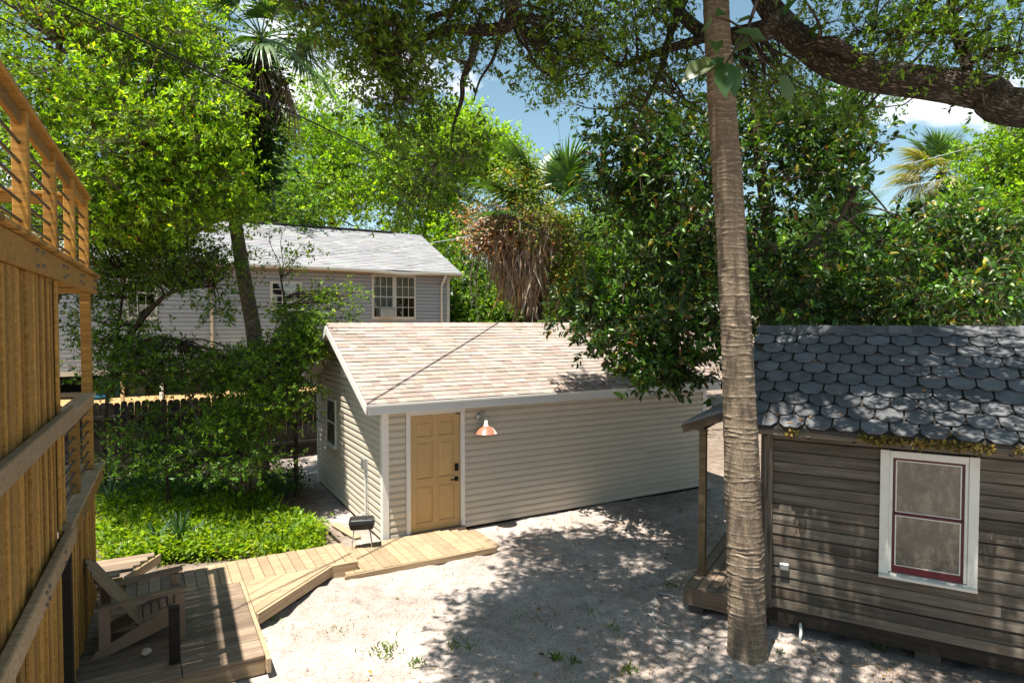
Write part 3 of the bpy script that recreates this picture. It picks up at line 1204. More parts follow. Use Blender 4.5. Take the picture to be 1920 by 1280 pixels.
    for (ax, bx) in ((x0 + 0.001, pc[0][0]), (pc[0][1], pc[1][0]), (pc[1][1], x1 - 0.001)):
        box(dr, 'stile', 'door_tan', ax - cx, bx - cx, -0.030, -0.0135, zb + 0.006 - cz, zt - 0.006 - cz, 0.003)
    zs = [zb + 0.006, 0.24, 0.88, 1.00, 1.63, 1.72, 1.98, zt - 0.006]
    for (ax, bx) in pc:
        for q in range(0, 8, 2):
            box(dr, 'rail', 'door_tan', ax - cx, bx - cx, -0.0295, -0.0135, zs[q] - cz, zs[q + 1] - cz, 0.003)
    kx = x1 - 0.07 - cx
    box(dr, 'keypad', 'black_metal', kx - 0.035, kx + 0.035, -0.056, -0.030, 1.07 - cz, 1.20 - cz, 0.008)
    box(dr, 'latch_plate', 'black_metal', kx - 0.035, kx + 0.035, -0.05, -0.030, 0.89 - cz, 0.97 - cz, 0.006)
    box(dr, 'door_handle', 'black_metal', kx - 0.13, kx + 0.01, -0.085, -0.065, 0.92 - cz, 0.942 - cz, 0.005)
    box(dr, 'handle_neck', 'black_metal', kx - 0.012, kx + 0.012, -0.066, -0.051, 0.915 - cz, 0.945 - cz, 0.004)
    box(root, 'door_closer', 'bolt_steel', x1 - 0.10, x1 - 0.01, -0.06, -0.045, zt - 0.03, zt - 0.005)
    return root


shed = build_shed()


def build_lamp():
    p = SH + A * 1.76
    root = empty('barn_lamp', (p[0], p[1], 0), ANG)
    tag(root, 'red and white gooseneck barn lamp on the shed wall beside the door', 'lamp')
    m = MB(); m.lathe([(0.0, 0.03), (0.06, 0.028), (0.075, 0.012), (0.075, 0.0)], 20)
    m.build('wall_plate', 'galvanised', root, True, (0, -0.034, 1.99), (math.pi / 2, 0, 0))
    pts = [(0, -0.03, 1.99)] + [(0, -0.06 - 0.10 * (1 - math.cos(t)) - 0.02, 2.02 + 0.09 * math.sin(t)) for t in np.linspace(0.1, math.pi, 9)] + [(0, -0.282, 1.97), (0, -0.284, 1.92)]
    m = MB(); m.tube(pts, 0.011, 8)
    m.build('gooseneck_arm', 'galvanised', root, True)
    m = MB(); m.lathe([(0.0, 0.095), (0.028, 0.095), (0.033, 0.05), (0.05, 0.0)], 18)
    m.build('socket_cap', 'lamp_white', root, True, (0, -0.285, 1.865))
    m = MB(); m.lathe([(0.045, 0.0), (0.075, -0.018), (0.125, -0.045), (0.165, -0.085), (0.188, -0.125), (0.20, -0.13), (0.20, -0.138), (0.185, -0.132), (0.16, -0.09), (0.11, -0.05), (0.04, -0.012)], 36)
    # red enamel shade, its outer side faded white
    m.build('lamp_shade', 'lamp_shade', root, True, (0, -0.285, 1.868))
    m = MB(); m.lathe([(0.0, -0.11), (0.025, -0.105), (0.035, -0.075), (0.02, -0.03), (0.0, -0.02)], 14)
    m.build('bulb', 'lamp_white', root, True, (0, -0.285, 1.868))


def lamp_shade_mat():
    m, nt, b = _mat('lamp_shade')
    tc = nt.nodes.new('ShaderNodeTexCoord')
    sep = nt.nodes.new('ShaderNodeSeparateXYZ')
    nt.links.new(tc.outputs['Object'], sep.inputs[0])
    n = _noise(nt, tc.outputs['Object'], 6.0, 3.0)
    add = nt.nodes.new('ShaderNodeMath'); add.operation = 'MULTIPLY_ADD'
    nt.links.new(n, add.inputs[0]); add.inputs[1].default_value = 0.05
    nt.links.new(sep.outputs['X'], add.inputs[2])
    c = _ramp(nt, add.outputs[0], [(0.09, (0.38, 0.14, 0.09)), (0.13, (0.6, 0.55, 0.52))])
    nt.links.new(c, b.inputs['Base Color'])
    b.inputs['Roughness'].default_value = 0.3


lamp_shade_mat()
build_lamp()

# ------------------------------------------------------------------ deck tower at the frame's side
TA = R(27.9)
TQ = np.array([-5.18, 7.92])


def build_tower():
    root = empty('deck_tower', (TQ[0], TQ[1], 0), TA)
    tag(root, 'tall orange cedar deck structure with slatted walls and rod railings', 'deck')
    C, CW = 'cedar', 'cedar_weathered'
    far = -7.2
    r = random.Random(4)
    # slatted wall from the upper band down to the ground, in two tiers
    def slats(ya, yb, z0, z1, x):
        y = ya
        while y > yb:
            w = r.choice([0.045, 0.055, 0.07, 0.085, 0.10])
            dx = r.choice([0.0, 0.012, 0.018, -0.010, 0.006])
            box(root, 'slat', C, x - 0.03 + dx, x - 0.008 + dx, y - w + 0.008, y - 0.004, z0, z1 - r.random() * 0.004, 0.003)
            y -= w
    slats(-2.83, far, 1.745, 4.035, 0.0)
    slats(-2.83, far, 0.06, 1.735, 0.0)
    slats(-0.12, -2.35, 0.30, 1.70, 0.0)
    # added dark backing: blocks light behind the slats, makes their gaps read as shade
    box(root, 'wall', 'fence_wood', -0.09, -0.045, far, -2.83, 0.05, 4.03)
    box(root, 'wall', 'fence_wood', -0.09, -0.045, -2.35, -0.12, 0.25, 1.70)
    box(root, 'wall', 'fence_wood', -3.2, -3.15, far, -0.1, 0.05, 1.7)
    # mid rail on the slatted wall and the deck band below it
    box(root, 'rail_board', CW, 0.014, 0.075, far, -2.36, 2.78, 2.925, 0.008)
    box(root, 'band_board', CW, 0.02, 0.085, far, -4.12, 1.735, 1.90, 0.01)
    box(root, 'band_board', CW, 0.02, 0.085, -4.11, -2.60, 1.735, 1.90, 0.01)
    box(root, 'band_board', C, 0.022, 0.062, -2.59, 0.10, 1.71, 1.885, 0.006)
    for y in (-4.17, -4.05, -1.9, -1.78, -3.3):
        for z in (1.775, 1.86):
            m = MB(); m.lathe([(0.0, 0.016), (0.011, 0.014), (0.016, 0.0)], 8)
            m.build('bolt', 'bolt_steel', root, True, (0.085 if y < -2.6 else 0.062, y, z), (0, math.pi / 2, 0))
    # lower deck floor
    for k in range(10):
        x1 = 0.075 - k * 0.145
        box(root, 'floor_board', CW, x1 - 0.14, x1, -2.80, 0.06, 1.889, 1.925, 0.005)
    box(root, 'floor_board', 'deck_grey', -3.1, -1.4, far, 0.0, 1.86, 1.92, 0.005)
    # posts
    box(root, 'post', C, -0.10, 0.0, -2.82, -2.70, 1.93, 4.04, 0.006)
    box(root, 'post', C, -0.10, 0.0, -0.34, -0.20, 1.93, 4.04, 0.006)
    box(root, 'post', C, -0.03, 0.012, -2.68, -2.62, 1.93, 2.86, 0.004)
    box(root, 'post', C, -0.09, 0.0, -1.55, -1.46, 1.93, 2.80, 0.004)
    box(root, 'post', C, -3.1, -2.97, -0.34, -0.20, 0.0, 4.04, 0.006)
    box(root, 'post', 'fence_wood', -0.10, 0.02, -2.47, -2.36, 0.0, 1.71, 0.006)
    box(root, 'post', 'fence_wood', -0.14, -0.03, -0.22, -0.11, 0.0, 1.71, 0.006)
    # lower guard rail with rods
    box(root, 'rail_board', CW, -0.12, 0.035, -2.70, -0.20, 2.80, 2.845, 0.006)
    box(root, 'rail_board', CW, -0.015, 0.024, -2.70, -0.34, 2.70, 2.798, 0.006)
    for k in range(6):
        z = 2.02 + k * 0.12
        m = MB(); m.tube([(-0.045, -2.70, z), (-0.045, -0.25, z)], 0.011, 8)
        m.build('rod', 'rod_black', root, True)
        m = MB(); m.tube([(-0.12, -0.27, z), (-2.98, -0.27, z)], 0.011, 8)
        m.build('rod', 'rod_black', root, True)
    box(root, 'rail_board', CW, -3.0, -0.12, -0.34, -0.20, 2.80, 2.845, 0.006)
    # upper band with bolts
    box(root, 'band_board', C, 0.0, 0.042, far, 0.06, 4.035, 4.225, 0.006)
    box(root, 'band_board', C, -3.1, -0.002, 0.015, 0.055, 4.035, 4.225, 0.006)
    for y in (-3.95, -3.72, -2.72, -2.5, -1.55, -1.3, -0.32, -0.1):
        for z in (4.085, 4.175):
            m = MB(); m.lathe([(0.0, 0.018), (0.010, 0.016), (0.017, 0.0)], 8)
            m.build('bolt', 'bolt_steel', root, True, (0.042, y + r.uniform(-.03, .03), z + r.uniform(-.015, .015)), (0, math.pi / 2, 0))
    y = 0.05
    n = 0
    while y > far:                       # upper floor boards and joists
        box(root, 'floor_board', C, -3.1, 0.085, y - 0.138, y, 4.229, 4.262, 0.004)
        if n % 3 == 0:
            box(root, 'joist', C, -3.08, -0.005, y - 0.10, y - 0.06, 4.04, 4.226, 0.004)
        y -= 0.143
        n += 1
    # upper railing
    py = [-0.20, -1.40, -2.58, -3.78, -4.98, -6.18]
    for q, y in enumerate(py):
        box(root, 'post', C, -0.10, -0.008, y - 0.092, y, 4.263, 5.16, 0.005)
        if q:
            ya, yb = py[q] , py[q - 1] - 0.092
            box(root, 'rail_board', C, -0.075, -0.037, ya, yb, 5.05, 5.158, 0.005)
            for k in range(5):
                z = 4.39 + k * 0.135
                m = MB(); m.tube([(-0.055, ya - 0.02, z), (-0.055, yb + 0.02, z)], 0.012, 8)
                m.build('rod', 'rod_black', root, True)
    box(root, 'rail_cap', C, -0.135, 0.02, far, -0.14, 5.16, 5.20, 0.006)
    for x in (-1.2, -2.3, -3.05):
        box(root, 'post', C, x - 0.09, x, -0.29, -0.20, 4.263, 5.16, 0.005)
    box(root, 'rail_cap', C, -3.15, -0.136, -0.32, -0.16, 5.16, 5.20, 0.006)
    box(root, 'rail_board', C, -3.05, -0.10, -0.26, -0.22, 5.05, 5.158, 0.005)
    for k in range(5):
        z = 4.39 + k * 0.135
        m = MB(); m.tube([(-0.1, -0.245, z), (-3.05, -0.245, z)], 0.012, 8)
        m.build('rod', 'rod_black', root, True)
    # stair flight and far rail seen through the rods
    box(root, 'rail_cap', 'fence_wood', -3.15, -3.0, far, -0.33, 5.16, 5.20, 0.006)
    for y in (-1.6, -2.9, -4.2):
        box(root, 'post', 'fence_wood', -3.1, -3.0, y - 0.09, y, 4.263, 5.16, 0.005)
    for k in range(5):
        z = 4.39 + k * 0.135
        m = MB(); m.tube([(-3.05, -0.3, z), (-3.05, far, z)], 0.012, 8)
        m.build('rod', 'rod_black', root, True)
    return root


build_tower()

# ------------------------------------------------------------------ boardwalk
P0 = np.array([-2.566, 6.58])


def build_platform():
    root = empty('wooden_platform', (P0[0], P0[1], 0), ANG)
    tag(root, 'low weathered plank platform under the armchair joined to the boardwalk', 'platform')
    r = random.Random(2)
    z = 0.22
    # main floor: boards along A
    y = 0.0
    n = 0
    while y < 2.14:
        w = 0.140 if n > 3 else 0.187
        xs = [-3.2, -0.80 + r.uniform(-.02, .02), -0.012] if n < 5 else [-3.2, -0.012]
        for k in range(len(xs) - 1):
            box(root, 'plank', 'deck_grey', xs[k] + 0.003, xs[k + 1] - 0.003, y + 0.004, min(y + w - 0.004, 2.145), z - 0.034 + r.uniform(-.002, .002), z + r.uniform(-.003, .003), 0.006)
        y += w
        n += 1
    box(root, 'edge_board', 'deck_tan', -0.01, 0.035, -0.10, 2.15, z - 0.15, z + 0.004, 0.006)
    box(root, 'rim_joist', 'cedar_weathered', -3.2, -0.012, 0.008, 0.046, 0.02, z - 0.037)
    box(root, 'rim_joist', 'cedar_weathered', -3.2, 0.0, 2.10, 2.14, 0.02, z - 0.037)
    box(root, 'joist', 'fence_wood', -3.1, -3.0, 0.05, 2.1, 0.0, z - 0.04)
    # wedge: boards parallel to its long edge
    a, b, c = Vector((0.04, 1.08)), Vector((0.04, 2.145)), Vector((1.18, 2.145))
    hyp = (c - a).normalized()
    nrm = Vector((-hyp.y, hyp.x))
    H = (b - a).dot(nrm)
    k = 0
    d = 0.0
    while d < H - 0.02:
        d1 = min(d + 0.138, H - 0.001)
        def cut(dd):
            # intersection of line at distance dd with x=0.04 and y=2.145
            p = a + nrm * dd
            t0 = (0.04 - p.x) / hyp.x
            t1 = (2.145 - p.y) / hyp.y
            return p + hyp * t0, p + hyp * t1
        p0, p1 = cut(d + 0.003)
        q0, q1 = cut(d1 - 0.002)
        zz = z + r.uniform(-.002, .002)
        slab(root, 'plank', 'deck_tan', [(p0.x, p0.y, zz), (p1.x, p1.y, zz), (q1.x, q1.y, zz), (q0.x, q0.y, zz)], 0.034)
        d += 0.138
    o = a - nrm * 0.02
    stick(root, 'edge_board', 'cedar_weathered', (a.x - nrm.x * .022, a.y - nrm.y * .022, z - 0.075), (c.x - nrm.x * .022, c.y - nrm.y * .022, z - 0.075), 0.04, 0.14)
    # walk strip: planks across
    x = -1.62
    while x < 1.53:
        w = 0.138
        x1 = min(x + w, 1.535)
        box(root, 'plank', 'deck_tan' if x > -0.4 else 'deck_grey', x + 0.003, x1 - 0.003, 2.152, 3.0 + r.uniform(-.015, .015), z - 0.034, z + r.uniform(-.002, .004), 0.006)
        x += w
    box(root, 'edge_board', 'cedar_weathered', 1.19, 1.54, 2.105, 2.148, 0.02, z + 0.002)
    box(root, 'edge_board', 'cedar_weathered', 1.537, 1.575, 2.105, 2.99, 0.05, z + 0.002)
    box(root, 'rim_joist', 'cedar_weathered', -1.62, 1.535, 2.95, 2.985, 0.0, z - 0.037)
    # raised step by the tower
    for k in range(5):
        yb = 2.74 + k * 0.14
        xe = -1.30 + max(0, yb - 2.80) * 0.6 if k else -1.40
        box(root, 'plank', 'deck_grey', -2.9, xe, yb + 0.003, yb + 0.137, 0.355, 0.39, 0.006)
    stick(root, 'edge_board', 'cedar', (-2.6, 2.72, 0.29), (-1.36, 2.72, 0.29), 0.034, 0.125)
    stick(root, 'edge_board', 'cedar_weathered', (-1.34, 2.73, 0.29), (-0.93, 3.44, 0.29), 0.034, 0.125)
    # short post left standing at the front edge
    px = np.array([-3.39, 6.34]) - P0
    ax, bx = px @ A, px @ B
    box(root, 'post', 'fence_wood', ax - 0.05, ax + 0.05, bx + 0.06, bx + 0.16, z + 0.005, z + 0.57, 0.006)
    return root


build_platform()


def build_walk():
    root = empty('boardwalk', (SH[0], SH[1], 0), ANG)
    tag(root, 'low tan plank boardwalk running along the shed front to the door', 'boardwalk')
    r = random.Random(5)
    x = -0.97
    z = 0.095
    while x < 1.42:
        box(root, 'plank', 'deck_tan', x + 0.003, x + 0.135, -1.255 + r.uniform(-.01, .01), -0.12 - max(0, (x - 0.9)) * 0.5, z - 0.034, z + r.uniform(-.002, .003), 0.006)
        x += 0.138
    box(root, 'edge_board', 'cedar_weathered', -1.0, 1.44, -1.30, -1.262, 0.0, z - 0.004)
    box(root, 'rim_joist', 'cedar_weathered', -0.97, 1.42, -0.25, -0.21, -0.01, z - 0.037)
    return root


build_walk()

# ------------------------------------------------------------------ adirondack chair


def build_chair():
    c = np.array([-4.04, 6.96])
    root = empty('garden_armchair', (c[0], c[1], 0.224), ANG + R(2))
    tag(root, 'brown slatted reclining garden armchair on the plank platform', 'armchair')
    M = 'adirondack'
    # x forward, y across. near side is y=-0.3
    for s in (-1, 1):
        y = s * 0.27
        # long sloping side rail reaching the floor behind
        V = []
        prof = [(0.33, 0.37), (0.33, 0.22), (-0.36, 0.0), (-0.50, 0.0), (-0.46, 0.07), (-0.02, 0.27), (0.18, 0.35)]
        n = len(prof)
        for yy in (y - 0.014, y + 0.014):
            V += [(p[0], yy, p[1]) for p in prof]
        F = [tuple(range(n)), tuple(range(n, 2 * n))[::-1]] + [(i, i + n, (i + 1) % n + n, (i + 1) % n) for i in range(n)]
        link('side_rail', mesh('side_rail', V, F, M), root)
        box(root, 'front_leg', M, 0.26, 0.36, y + s * 0.016, y + s * 0.046, 0.0, 0.535, 0.004)
        box(root, 'back_leg', M, -0.42, -0.33, y + s * 0.016, y + s * 0.046, 0.10, 0.50, 0.004)
        box(root, 'arm_bracket', M, 0.275, 0.345, y + s * 0.047, y + s * 0.075, 0.43, 0.535, 0.004)
        # arm: wide paddle
        pa = [(-0.46, -0.045), (-0.2, -0.055), (0.2, -0.075), (0.35, -0.07), (0.39, -0.045), (0.39, 0.045), (0.35, 0.07), (0.2, 0.075), (-0.2, 0.055), (-0.46, 0.045)]
        n = len(pa)

        def az(x):
            return 0.545 + 0.0 * x + (x + 0.46) * 0.06 - 0.03
        V = [(p[0], y + s * 0.045 + p[1], az(p[0]) + 0.024) for p in pa] + [(p[0], y + s * 0.045 + p[1], az(p[0])) for p in pa]
        F = [tuple(range(n)), tuple(range(n, 2 * n))[::-1]] + [(i, i + n, (i + 1) % n + n, (i + 1) % n) for i in range(n)]
        link('arm', mesh('arm', V, F, M), root)
    for k in range(6):
        t = k / 5
        x0 = 0.335 - t * 0.40
        z0 = 0.385 - t * 0.15 - 0.02 * math.sin(t * 3.1)
        box(root, 'seat_slat', M, x0 - 0.034, x0 + 0.034, -0.285, 0.285, z0 - 0.01, z0 + 0.01, 0.004).rotation_euler = (0, -0.36, 0)
    for k in range(5):
        y = (k - 2) * 0.105
        top = 0.86 - 0.05 * abs(k - 2) ** 1.6 / 1.5
        p0 = Vector((-0.06, y, 0.24))
        d = Vector((-0.56, 0, 0.83)).normalized()
        stick(root, 'back_slat', M, p0, p0 + d * top, 0.098 if k != 2 else 0.10, 0.018, (0.83, 0, 0.56))
    for h in (0.28, 0.62):
        p = Vector((-0.075, 0, 0.24)) + Vector((-0.56, 0, 0.83)) * h
        stick(root, 'back_brace', M, p + Vector((-0.02, -0.28, 0)), p + Vector((-0.02, 0.28, 0)), 0.05, 0.02, (0.83, 0, 0.56))
    box(root, 'front_apron', M, 0.335, 0.355, -0.255, 0.255, 0.24, 0.36, 0.004)


build_chair()

# ------------------------------------------------------------------ kettle grill


def build_grill():
    c = at(679, 1031, 10.15)
    root = empty('charcoal_grill', (c[0], c[1], 0.0), ANG - R(18))
    tag(root, 'small black charcoal grill on thin metal legs beside the shed corner', 'grill')

    def tray(prof, n_x=0.22, n_y=0.15):
        V, F = [], []
        for (s, z) in prof:
            a, b = n_x * s, n_y * s
            c_ = 0.018 * s
            V += [(-a + c_, -b, z), (a - c_, -b, z), (a, -b + c_, z), (a, b - c_, z), (a - c_, b, z), (-a + c_, b, z), (-a, b - c_, z), (-a, -b + c_, z)]
        for q in range(len(prof) - 1):
            for k in range(8):
                F.append((q * 8 + k, q * 8 + (k + 1) % 8, q * 8 + 8 + (k + 1) % 8, q * 8 + 8 + k))
        F.append(tuple(range(8))[::-1])
        F.append(tuple(range((len(prof) - 1) * 8, len(prof) * 8)))
        return V, F
    V, F = tray([(0.84, 0.425), (0.93, 0.44), (0.99, 0.50), (1.0, 0.515), (1.05, 0.52)])
    link('fire_bowl', mesh('fire_bowl', V, F, 'black_metal', False), root)
    V, F = tray([(1.05, 0.524), (1.05, 0.542), (0.97, 0.585), (0.88, 0.598), (0.4, 0.602)])
    link('lid', mesh('lid', V, F, 'black_metal', False), root)
    m = MB(); m.tube([(-0.07, 0, 0.595), (-0.07, 0, 0.64), (-0.05, 0, 0.65), (0.05, 0, 0.65), (0.07, 0, 0.64), (0.07, 0, 0.595)], 0.007, 6)
    m.build('lid_handle', 'chrome', root, True)
    for (sx, sy) in ((-1, -1), (1, -1), (1, 1), (-1, 1)):
        m = MB(); m.tube([(sx * 0.14, sy * 0.09, 0.42), (sx * 0.19, sy * 0.13, 0.0)], 0.009, 7)
        m.build('leg', 'chrome', root, True)
    root.scale = (0.88, 0.88, 0.93)
    for k in range(7):
        m = MB(); m.tube([(-0.12 + k * 0.04, -0.138, 0.45), (-0.12 + k * 0.04, -0.150, 0.452)], 0.009, 6)
        m.build('vent_hole', 'dark_void', root)


build_grill()

# ------------------------------------------------------------------ grey house behind
HA = R(31)
HC = np.array([-2.28, 23.0])
HDX = np.array([math.cos(HA), math.sin(HA)])


def build_house():
    root = empty('grey_house', (HC[0], HC[1], 0), HA)
    tag(root, 'grey vinyl-sided house on piers with pale shingle roof and white gutter', 'house')
    L, W = 15.5, 6.6
    zb, ze, zr = 2.36, 5.42, 7.18
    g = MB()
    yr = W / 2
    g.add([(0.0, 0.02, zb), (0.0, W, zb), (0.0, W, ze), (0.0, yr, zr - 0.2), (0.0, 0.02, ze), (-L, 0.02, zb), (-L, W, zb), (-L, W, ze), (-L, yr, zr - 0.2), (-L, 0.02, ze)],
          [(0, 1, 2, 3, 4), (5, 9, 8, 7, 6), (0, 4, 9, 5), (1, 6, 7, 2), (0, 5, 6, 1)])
    g.build('wall', 'fence_wood', root)  # dark core; the slits between courses stand in for lap shadow lines
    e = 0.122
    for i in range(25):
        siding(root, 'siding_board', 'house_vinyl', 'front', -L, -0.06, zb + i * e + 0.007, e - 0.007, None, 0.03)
    box(root, 'skirt_board', 'trim_white', -L, 0.0, -0.035, 0.015, zb - 0.14, zb - 0.005)
    box(root, 'corner_post', 'trim_white', -0.07, 0.035, -0.035, 0.07, zb, ze)
    # roof
    sl = (zr - ze) / (yr + 0.35)
    xl, xr = -L - 0.3, 0.32
    slab(root, 'roof_deck', 'roof_edge', [(xl, -0.35, ze), (xr, -0.35, ze), (xr, yr, zr), (xl, yr, zr)], 0.06)
    slab(root, 'roof_deck', 'roof_edge', [(xl, yr, zr), (xr, yr, zr), (xr, W + 0.35, ze), (xl, W + 0.35, ze)], 0.06)
    cols = [(0.27, 0.27, 0.285), (0.29, 0.29, 0.30), (0.25, 0.25, 0.265)]
    shingle_roof(root, xl, xr + 0.01, -0.37, yr + 0.37, ze - 0.01, sl, 0.145, cols, [3, 3, 1], 0.2, 0.5, 0, th=0.014, seed=8)
    box(root, 'ridge_vent', 'roof_edge', xl + 0.6, xr - 1.2, yr - 0.14, yr + 0.14, zr + 0.0, zr + 0.055)
    for (ya, yb) in ((-0.35, yr), (W + 0.35, yr)):
        stick(root, 'rake_board', 'trim_white', (xr + 0.012, ya, ze - 0.10), (xr + 0.012, yb, zr - 0.10), 0.022, 0.16, (0, -sl, 1) if yb > ya else (0, sl, 1))
    # gutter, sagging near its end
    pts = []
    for t in np.linspace(0, 1, 40):
        x = xl + (xr - xl) * t
        pts.append((x, -0.42, ze - 0.045 - 0.06 * math.exp(-((x + 1.9) / 0.8) ** 2)))
    V, F = [], []
    prof = [(0.06, 0.05), (0.06, -0.06), (-0.035, -0.06), (-0.06, 0.0), (-0.06, 0.05), (-0.05, 0.05), (-0.05, 0.0), (-0.03, -0.045), (0.05, -0.045), (0.05, 0.05)]
    for p in pts:
        V += [(p[0], p[1] + q[0], p[2] + q[1]) for q in prof]
    n = len(prof)
    for i in range(len(pts) - 1):
        for k in range(n):
            F.append((i * n + k, i * n + (k + 1) % n, (i + 1) * n + (k + 1) % n, (i + 1) * n + k))
    F += [tuple(range(n)), tuple(range((len(pts) - 1) * n, len(pts) * n))[::-1]]
    link('gutter', mesh('gutter', V, F, 'trim_white'), root)
    box(root, 'soffit', 'cedar_weathered', xl, xr, -0.355, 0.0, ze - 0.13, ze - 0.11)
    for x in (-0.30, -7.75):
        m = MB(); m.tube([(x, -0.42, ze - 0.09), (x, -0.40, ze - 0.17), (x, -0.10, ze - 0.42), (x, -0.075, ze - 0.5), (x, -0.075, zb - 0.2)], 0.042, 8)
        m.build('downspout', 'trim_white', root, True)
    # windows
    def win(x0, x1, z0, z1, units, ac=False):
        w = box(root, 'window', 'trim_white', x0, x1, -0.06, -0.02, z0, z1)
        cx, cz, cy = (x0 + x1) / 2, (z0 + z1) / 2, -0.0325
        uw = (x1 - x0) / units
        for u in range(units):
            a, b_ = x0 + u * uw + 0.075, x0 + (u + 1) * uw - 0.075
            for (c, d) in ((z0 + 0.08, cz - 0.025), (cz + 0.025, z1 - 0.08)):
                box(w, 'dark_backing', 'dark_void', a - cx, b_ - cx, -0.022, -0.020, c - cz, d - cz, 0.0005)
                if units == 2:
                    V, F = [], []
                    N = 16
                    for i in range(N + 1):
                        xx = a + (b_ - a) * i / N
                        off = -0.030 + 0.004 * math.sin(i * 2.4)
                        lo = c if not (u == 0 and c < cz) else c + 0.28
                        gap = 0.0
                        V += [(xx - cx, off, lo - cz), (xx - cx, off, d - cz)]
                    F = [(2 * i, 2 * i + 2, 2 * i + 3, 2 * i + 1) for i in range(N)]
                    if not (u == 1 and c < cz):
                        link('curtain', mesh('curtain', V, F, 'curtain'), w)
                box(w, 'window_pane', 'glass_clear', a - cx, b_ - cx, -0.042, -0.040, c - cz, d - cz, 0.0005)
                for k in (1, 2):
                    mx_ = a + (b_ - a) * k / 3 - cx
                    box(w, 'muntin', 'trim_white', mx_ - 0.01, mx_ + 0.01, -0.05, -0.043, c - cz, d - cz, 0.002)
                box(w, 'muntin', 'trim_white', a - cx, b_ - cx, -0.0495, -0.0435, (c + d) / 2 - cz - 0.01, (c + d) / 2 - cz + 0.01, 0.002)
        if ac:
            box(w, 'air_conditioner', 'galvanised', x0 + 0.22 - cx, x0 + 0.70 - cx, -0.32, -0.051, z0 + 0.06 - cz, z0 + 0.40 - cz, 0.01)
    def hx(px):         # local x on the front wall seen at photo column px
        k = (px - 960) / FPX
        # HC + HDX*t
        return (HC[0] - k * HC[1]) / (k * HDX[1] - HDX[0])
    win(hx(697), hx(779), 3.78, 5.28, 2, True)
    win(hx(507), hx(567), 4.05, 4.95, 1)
    win(hx(236), hx(296), 3.75, 5.25, 1)
    for px in (395, 255, 610):
        x = hx(px)
        box(root, 'pier', 'pier_block', x - 0.2, x + 0.2, 0.1, 0.5, 1.5 if px < 500 else 0.0, zb - 0.14)
    box(root, 'crawlspace_shade', 'dark_void', -L, -0.05, 1.8, 1.85, 0.4, zb)  # near-black sheet put in for the shade under the floor


build_house()

# neighbour's yard things


def build_yard_things():
    def onz(px, py, z):
        # point at height z seen at (px,py)
        d = at(px, py, 1.0) - CAM
        t = (z - CAM[2]) / d[2]
        return CAM + d * t
    p = onz(208, 742, 1.6)
    root = empty('child_chair', (p[0], p[1], 1.6), R(20))
    tag(root, 'small blue plastic chair standing on straw ground beyond the fence', 'chair')
    for sx in (-1, 1):
        for sy in (-1, 1):
            stick(root, 'leg', 'blue_plastic', (sx * 0.19, sy * 0.18, 0), (sx * 0.165, sy * 0.15, 0.30), 0.05, 0.04)
        stick(root, 'arm', 'blue_plastic', (sx * 0.20, -0.18, 0.44), (sx * 0.20, 0.18, 0.46), 0.05, 0.03)
        stick(root, 'arm_post', 'blue_plastic', (sx * 0.19, -0.16, 0.30), (sx * 0.20, -0.17, 0.44), 0.04, 0.04)
    box(root, 'seat', 'blue_plastic', -0.2, 0.2, -0.18, 0.18, 0.30, 0.33, 0.01)
    for k in range(5):
        stick(root, 'back_slat', 'blue_plastic', (-0.16 + k * 0.08, 0.17, 0.32), (-0.16 + k * 0.08, 0.24, 0.62), 0.05, 0.02, (0, 1, 0.2))
    stick(root, 'back_rail', 'blue_plastic', (-0.2, 0.24, 0.62), (0.2, 0.24, 0.62), 0.03, 0.06)
    m = MB(); m.lathe([(0.001, 0.22), (0.06, 0.20), (0.10, 0.15), (0.11, 0.11), (0.10, 0.06), (0.06, 0.015), (0.001, 0.0)], 14)
    o = m.build('toy_ball', 'ball_pink', None, True, (p[0], p[1] - 0.02, 1.932))
    tag(o, 'pale pink ball resting on the small blue chair seat', 'ball')
    p = onz(185, 747, 1.6)
    m = MB(); m.lathe([(0.001, 0.01), (0.18, 0.01), (0.23, 0.09), (0.25, 0.09), (0.2, 0.0), (0.001, 0.0)], 18)
    o = m.build('plastic_basin', 'blue_plastic', None, True, (p[0], p[1], 1.61))
    tag(o, 'blue plastic basin lying on the straw ground by the chair', 'basin')
    for (px, py, h, mt, lab) in ((230, 753, 0.86, 'stake_wood', 'pale wooden stake standing behind the dark fence beside the blue chair'),
                                 (303, 750, 0.42, 'trim_white', 'short white stake standing behind the dark fence among leaves')):
        p = onz(px, py, 1.6)
        m = MB()
        m.box(-0.04, 0.04, -0.03, 0.03, 0, h)
        m.add([(-0.04, -0.03, h), (0.04, -0.03, h), (0.04, 0.03, h), (-0.04, 0.03, h), (0, 0, h + 0.04)], [(0, 1, 4), (1, 2, 4), (2, 3, 4), (3, 0, 4)])
        o = m.build('wooden_stake', mt, None, False, (p[0], p[1], 1.6))
        tag(o, lab, 'stake')


build_yard_things()


